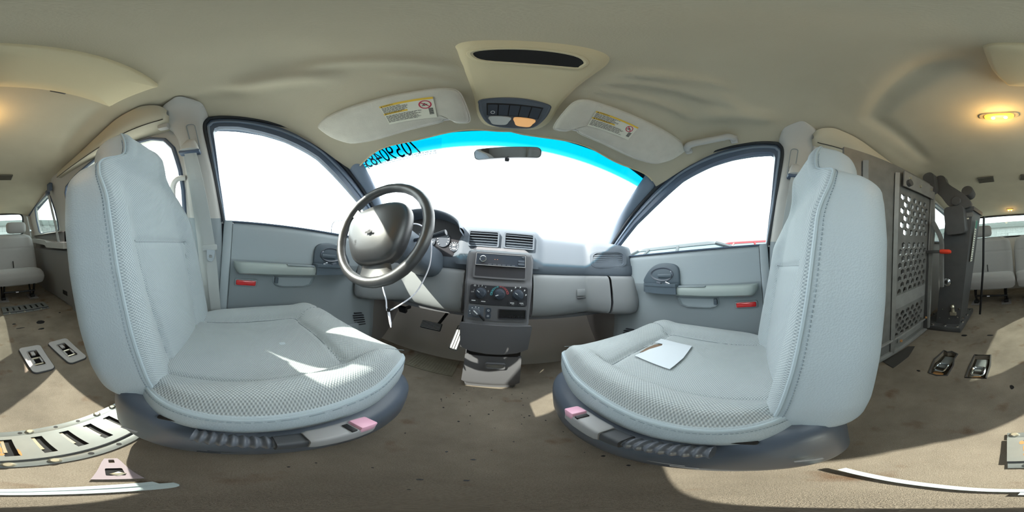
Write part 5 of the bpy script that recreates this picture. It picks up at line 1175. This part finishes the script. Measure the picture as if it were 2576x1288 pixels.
b = B(); b.sweep(cat([(0.475, -1.03, 0.86), (0.45, -1.03, 0.80), (0.425, -1.03, 0.72), (0.435, -1.03, 0.60), (0.455, -1.03, 0.40)], 5), [(-0.013, -0.012), (0.013, -0.012), (0.013, 0.012), (-0.013, 0.012)], up=(0, 1, 0)); b.build('crank_bar', 'lift_steel', lift)
b = B(); b.lathe([(0.030, -0.01), (0.030, 0.012), (0.018, 0.018), (0.018, 0.024), (0, 0.024)], (0.437, -1.10, 0.42), (0, 1, 0), 20); b.build('crank_hub', 'chrome', lift)
b = B(); b.box((0.492, -1.02, 0.652), (0.115, 0.012, 0.022), 0.003, rot=Matrix.Rotation(-0.06, 3, 'Y')); lv = b.build('release_lever', 'lift_black', lift)
b = B(); b.tube([(0.435, -1.02, 0.648), (0.415, -1.02, 0.647), (0.375, -1.02, 0.642), (0.360, -1.02, 0.640)], 0.016, 10, scale=[0.95, 1.0, 1.0, 0.6]); b.build('grip', 'grip_red', lv)
b = B(); b.tube(cat([(0.60, -1.06, 0.48), (0.615, -1.06, 0.44), (0.60, -1.06, 0.39), (0.58, -1.06, 0.43), (0.59, -1.06, 0.50)], 5), 0.006, 6); b.build('cable', 'black', lift)
b = B(); b.tube([(0.158, -1.30, 0.90), (0.20, -1.33, 0.5), (0.27, -1.36, 0.05)], 0.010, 6); b.build('guide_rod', 'black', lift)
b = B(); b.lathe([(0.016, 0), (0.012, 0.03), (0.018, 0.045), (0.01, 0.06), (0, 0.06)], (0.43, -1.135, 0.165), (0, 0, 1), 10); b.box((0.43, -1.135, 0.15), (0.05, 0.02, 0.03), 0.004); b.build('valve', 'bolt_steel', tw)
for x, z in ((0.52, 0.14), (0.38, 0.15), (0.55, 0.06), (0.40, 0.075), (0.36, 0.07), (0.47, 0.06), (0.60, 0.09), (0.46, 0.12)):
    b = B(); b.lathe([(0.009, 0), (0.007, 0.006), (0, 0.006)], (x-0.0*z, -1.149, z+0.04), (0, 1, 0), 8); b.build('bolt', 'chrome', tw)
b = B(); b.plate([(-1.20, 0.55), (-1.20, 0.86), (-1.26, 0.86), (-1.26, 0.55)], [], lambda u, v, w: (TX1(v)-0.021*v-0.004-w, u, v), 0.001); wl_ = b.build('warning_strip', 'label_white', lift)
b = B(); b.plate([(-1.20, 0.80), (-1.20, 0.86), (-1.26, 0.86), (-1.26, 0.80)], [], lambda u, v, w: (TX1(v)-0.021*v-0.0055-w, u, v), 0.001); b.build('green_field', 'label_green', wl_)
b = B()
for k in range(14):
    z = 0.56+k*0.017; b.plate([(-1.21, z), (-1.21, z+0.006), (-1.25+random.uniform(-.005, .015), z+0.006), (-1.25+random.uniform(-.005, .015), z)], [], lambda u, v, w: (TX1(v)-0.021*v-0.0055-w, u, v), 0.0008)
b.build('print_line', 'ink', wl_)['kind'] = 'stuff'
b = B(); b.box((0.255, -1.1385, 0.895), (0.085, 0.002, 0.03)); b.build('rating_plate', 'lift_steel', tw)
b = B(); b.box((0.262, -1.1385, 0.868), (0.035, 0.003, 0.010)); b.build('small_label', 'label_white', tw)

# ================================================================== REAR SEATS
def rear_seat(x0, x1, lab, hx):
    cx = (x0+x1)/2; hw = (x1-x0)/2
    root = thing('folding_bench', lab, 'car seat', (cx, -1.8, 0), 'rear split bench seats')
    b = B(); rings = []
    for k in range(31):
        t = k/30; x = x0+2*hw*t; e = (1-abs(2*t-1)**8)**0.5; e = 0.55+0.45*e
        pr = [(-1.655, 0.30), (-1.65, 0.27), (-1.665, 0.215), (-1.70, 0.195), (-1.95, 0.20), (-2.08, 0.22), (-2.08, 0.33), (-1.95, 0.345), (-1.80, 0.358), (-1.72, 0.360), (-1.675, 0.345)]
        pr = [(p.x, p.y) for p in cat([(y, z, 0) for y, z in pr], 3, True)]
        rings.append([(x, -1.86+(y+1.86)*(0.9+0.1*e), 0.275+(z-0.275)*e) for y, z in pr])
    b.loft(rings); b.build('cushion', 'fabric_rear', root, ang=60)
    b = B(); rings = []
    def bw(v): return hw*lerp(v, [0, 0.1, 0.6, 0.85, 0.95, 1.0], [0.98, 1.0, 0.99, 0.93, 0.84, 0.60])
    for k in range(41):
        v = k/40; z = 0.30+0.46*v; y = -1.93-0.12*v; th = 0.06*(1-0.75*sm(0.9, 1.0, v)); w = bw(v); cxv = cx
        r = []
        for i in range(40):
            a = 2*PI*i/40; c, s_ = math.cos(a), math.sin(a); u = math.copysign(abs(c)**0.35, c)
            fr = 0.012*sm(0.6, 0.9, abs(u))-0.006*math.exp(-((v-0.62)/0.012)**2)*(s_ > 0)-0.005*math.exp(-((abs(u)-0.68)/0.03)**2)*(s_ > 0)
            r.append((cxv+w*u, y+th*math.copysign(abs(s_)**0.5, s_)+fr*(s_ > 0), z))
        rings.append(r)
    b.loft(rings); b.build('backrest', 'fabric_rear', root, ang=60)
    b = B(); rings = []
    for k in range(21):
        t = k/20; x = hx-0.125+0.25*t; e = (1-abs(2*t-1)**6)**0.5
        rings.append([(x, -2.045+0.045*u*(0.4+0.6*e), 0.845+0.072*v*(0.55+0.45*e)) for u, v in rrect(2, 2, 0.8, 4)])
    b.loft(rings); b.build('headrest', 'fabric_rear', root, ang=60)
    for x in (x0+0.10, x1-0.12):
        b = B(); b.tube([(x, -1.72, 0.20), (x+0.005, -1.74, 0.11), (x, -1.80, 0.02)], 0.012, 8); b.tube([(x+0.02, -1.90, 0.20), (x+0.02, -1.82, 0.02)], 0.010, 8); b.box((x+0.01, -1.80, 0.02), (0.05, 0.07, 0.035), 0.006); b.build('leg', 'seat_steel', root)
        b = B(); b.box((x+0.01, -1.80, 0.004), (0.11, 0.17, 0.006), 0.002); b.build('foot_plate', 'rear_plastic', root)
    b = B(); b.tube([(x0+0.09, -1.735, 0.10), (x1-0.11, -1.735, 0.11)], 0.011, 8); b.build('cross_bar', 'seat_steel', root)
    b = B(); b.box((cx+0.02, -1.722, 0.105), (0.03, 0.004, 0.010)); b.build('bar_label', 'white_plastic', root)
    b = B(); b.tube([(cx+0.02, -1.865, 0.36), (cx+0.022, -1.875, 0.44)], 0.006, 6); b.build('fold_strap', 'black', root)
rear_seat(-0.645, -0.085, 'grey cloth rear bench section behind the driver side, sun across its cushion', -0.435)
rear_seat(-0.065, 0.495, 'grey cloth rear bench section partly hidden by the lift tower', 0.30)

# left rear quarter panel with armrest shelf
qp = sempty('trim_%d' % n_tr, 'grey moulded rear quarter panel with cup holder shelf, left'); n_tr += 1
b = B()
for yy in (): pass
pr = [(-0.81, 0.0), (-0.775, 0.02), (-0.765, 0.12), (-0.75, 0.30), (-0.732, 0.48), (-0.725, 0.56), (-0.76, 0.575), (-0.81, 0.58)]
b.loft([[(x, y, z) for x, z in pr] for y in [-2.34+1.30*k/40 for k in range(41)]], closed=False, cap0=False, cap1=False); b.build('lower_moulding', 'rear_plastic', qp, ang=40)
b = B(); sh = [(-1.25, -0.79), (-1.25, -0.675), (-1.60, -0.66), (-1.72, -0.685), (-2.2, -0.69), (-2.2, -0.79)]
b.plate(sh, [[(-1.45+0.045*math.cos(q), -0.72+0.032*math.sin(q)) for q in [2*PI*k/16 for k in range(16)]]], lambda u, v, w: (v, u, 0.640+0.06*sm(-1.55, -1.9, u)-w), 0.055); b.build('cup_shelf', 'rear_shelf', qp, ang=40)
b = B(); b.lathe([(0.04, 0), (0.034, 0.04), (0, 0.04)], (-0.72, -1.45, 0.632), (0, 0, -1), 16); b.build('cup_well', 'panel_black', qp)
b = B(); b.plate(rrect(0.10, 0.058, 0.012, 4, -1.40, 0.13), [], lambda u, v, w: (-0.7655+w+0.0, u, v), 0.004); vg = b.build('vent_grille', 'rear_plastic', qp)
for k in range(5):
    b = B(); b.box((-0.760, -1.44+k*0.019, 0.13), (0.006, 0.010, 0.046), 0.002); b.build('grille_slot', 'black', vg)
rb = thing('lap_belt', 'grey rear seat belt running down beside the left quarter window', 'seat belt', (-0.66, -1.30, 0.62))
b = B(); b.sweep([(-0.635, -1.44, 1.12), (-0.665, -1.435, 0.95), (-0.695, -1.43, 0.80), (-0.715, -1.42, 0.645)], [(-0.0012, -0.022), (0.0012, -0.022), (0.0012, 0.022), (-0.0012, 0.022)], up=(0, 1, 0)); b.build('webbing', 'belt', rb)
b = B(); b.box((-0.628, -1.44, 1.135), (0.03, 0.06, 0.05), 0.01); b.box((-0.62, -1.37, 1.17), (0.03, 0.07, 0.08), 0.01); b.build('guide_ring', 'frame_dark', rb)
rb = thing('lap_belt', 'grey rear seat belt with metal tongue in the left back corner', 'seat belt', (-0.64, -2.08, 0.60))
b = B(); b.sweep([(-0.60, -2.09, 1.0), (-0.615, -2.085, 0.90), (-0.635, -2.08, 0.78), (-0.645, -2.08, 0.62)], [(-0.0012, -0.022), (0.0012, -0.022), (0.0012, 0.022), (-0.0012, 0.022)], up=(0, 1, 0)); b.build('webbing', 'belt', rb)
b = B(); b.box((-0.628, -2.06, 0.80), (0.012, 0.05, 0.03), 0.004); b.build('tongue', 'chrome', rb)

# ================================================================== OUTSIDE
b = B(); b.box((0, 0, -0.62), (160, 160, 0.40)); struct(b.build('ground', 'asphalt'), 'pale paved lot around the van')
bd = thing('warehouse', 'long pale metal warehouse wall behind the van', 'building', (-1, -9.2, -0.42))
b = B(); b.box((-1, -9.6, 0.60), (26, 0.6, 2.04)); b.build('wall', 'building_white', bd)
b = B(); b.box((-1, -9.58, 1.78), (26.2, 0.8, 0.32), 0.02); b.build('eave', 'building_band', bd)
b = B()
for k in range(86): b.box((-13.8+k*0.30, -9.285, 0.58), (0.05, 0.03, 2.0))
b.build('ribs', 'building_white', bd)['kind'] = 'stuff'
for x in (-0.9, 1.9):
    b = B(); b.box((x, -9.27, 0.45), (1.6, 0.04, 1.7), 0.01); b.build('roller_door', 'building_white', bd)
fn = thing('board_fence', 'grey-green boundary fence left of the van', 'fence', (-9, -6, -0.42))
b = B(); b.box((-8.2, -1.5, 0.35), (0.08, 14, 1.5)); b.build('boards', 'building_band', fn)
for k in range(8):
    b = B(); b.box((-8.14, -8+k*1.8, 0.40), (0.08, 0.10, 1.62)); b.build('post', 'building_white', fn)
def car(nm, lab, paint, x, y, rot, k=1.0):
    root = thing(nm, lab, 'car', (x, y, -0.42))
    Mx = Matrix.Translation((x, y, -0.42)) @ Matrix.Rotation(rot, 4, 'Z') @ Matrix.Scale(k, 4)
    bodyp = [(-2.2, 0.30), (-2.25, 0.60), (-2.15, 0.88), (-1.55, 0.96), (0.85, 0.98), (2.05, 0.84), (2.28, 0.62), (2.25, 0.28), (1.75, 0.22), (-1.7, 0.22)]
    roofp = [(-1.62, 0.95), (-0.95, 1.33), (-0.35, 1.43), (0.25, 1.40), (1.02, 0.97)]
    def lf(name, prof, ws, m, mi=0):
        b = B(); pr = [(p.x, p.y) for p in cat([(a, c_, 0) for a, c_ in prof], 4, True)]
        b.loft([[Mx @ Vector((w*s_, a, c_)) for a, c_ in [(0.0+a*f, c_*1.0 if f == 1 else 0.6+(c_-0.6)*f) for a, c_ in pr]] for s_, f, w in ws]); return b.build(name, m, root, ang=40)
    lf('body', bodyp, ((-1, 0.95, 0.86), (-1, 1, 0.82), (1, 1, 0.82), (1, 0.95, 0.86)), paint)
    base_ = [(p[0], p[1]) for p in rrect(1.52, 2.66, 0.20, 4, 0, -0.30)]; top_ = [(p[0], p[1]) for p in rrect(1.10, 1.30, 0.16, 4, 0, -0.33)]
    mixr = lambda t, z, g=1.0: [Mx @ Vector(((a[0]*(1-t)+c_[0]*t)*g, (a[1]*(1-t)+c_[1]*t)*g+(-0.3*(1-g)), z)) for a, c_ in zip(base_, top_)]
    b = B(); b.loft([mixr(0, 0.94), mixr(0.35, 1.12), mixr(0.72, 1.29), mixr(1.0, 1.37)]); b.build('glasshouse', 'car_glass', root, ang=40)
    b = B(); b.loft([mixr(0.90, 1.345, 1.012), mixr(1.0, 1.385, 1.01), mixr(1.0, 1.41, 0.9), mixr(1.0, 1.425, 0.5)]); b.build('roof', paint, root, ang=50)
    for s_ in (-1, 1):
        for y0_, y1_ in ((0.93, 0.27), (-0.22, -0.25), (-0.90, -0.72), (-1.52, -0.93)):
            b = B(); b.tube([Mx @ Vector((s_*x_, y_, z_)) for x_, y_, z_ in ((0.757, y0_, 0.95), (0.685, y0_+(y1_-y0_)*0.36, 1.13), (0.612, y0_+(y1_-y0_)*0.72, 1.29), (0.560, y1_, 1.36))], 0.024*k, 6); b.build('pillar', paint, root)
        for a in (-1.38, 1.42):
            b = B(); b.lathe([(0.31, -0.1), (0.32, -0.08), (0.32, 0.08), (0.24, 0.10), (0, 0.08)], Mx @ Vector((s_*0.78, a, 0.31)), (s_, 0, 0), 24); b.build('wheel', 'rubber', root)
    return root
car('parked_sedan', 'sedan parked close beside the passenger door, its roof just above the sill', 'car_paint', 2.62, 0.72, PI, 1.05)
car('parked_hatchback', 'red car parked further back beyond the passenger door', 'car_red', 5.9, -0.4, PI+0.1, 1.38)
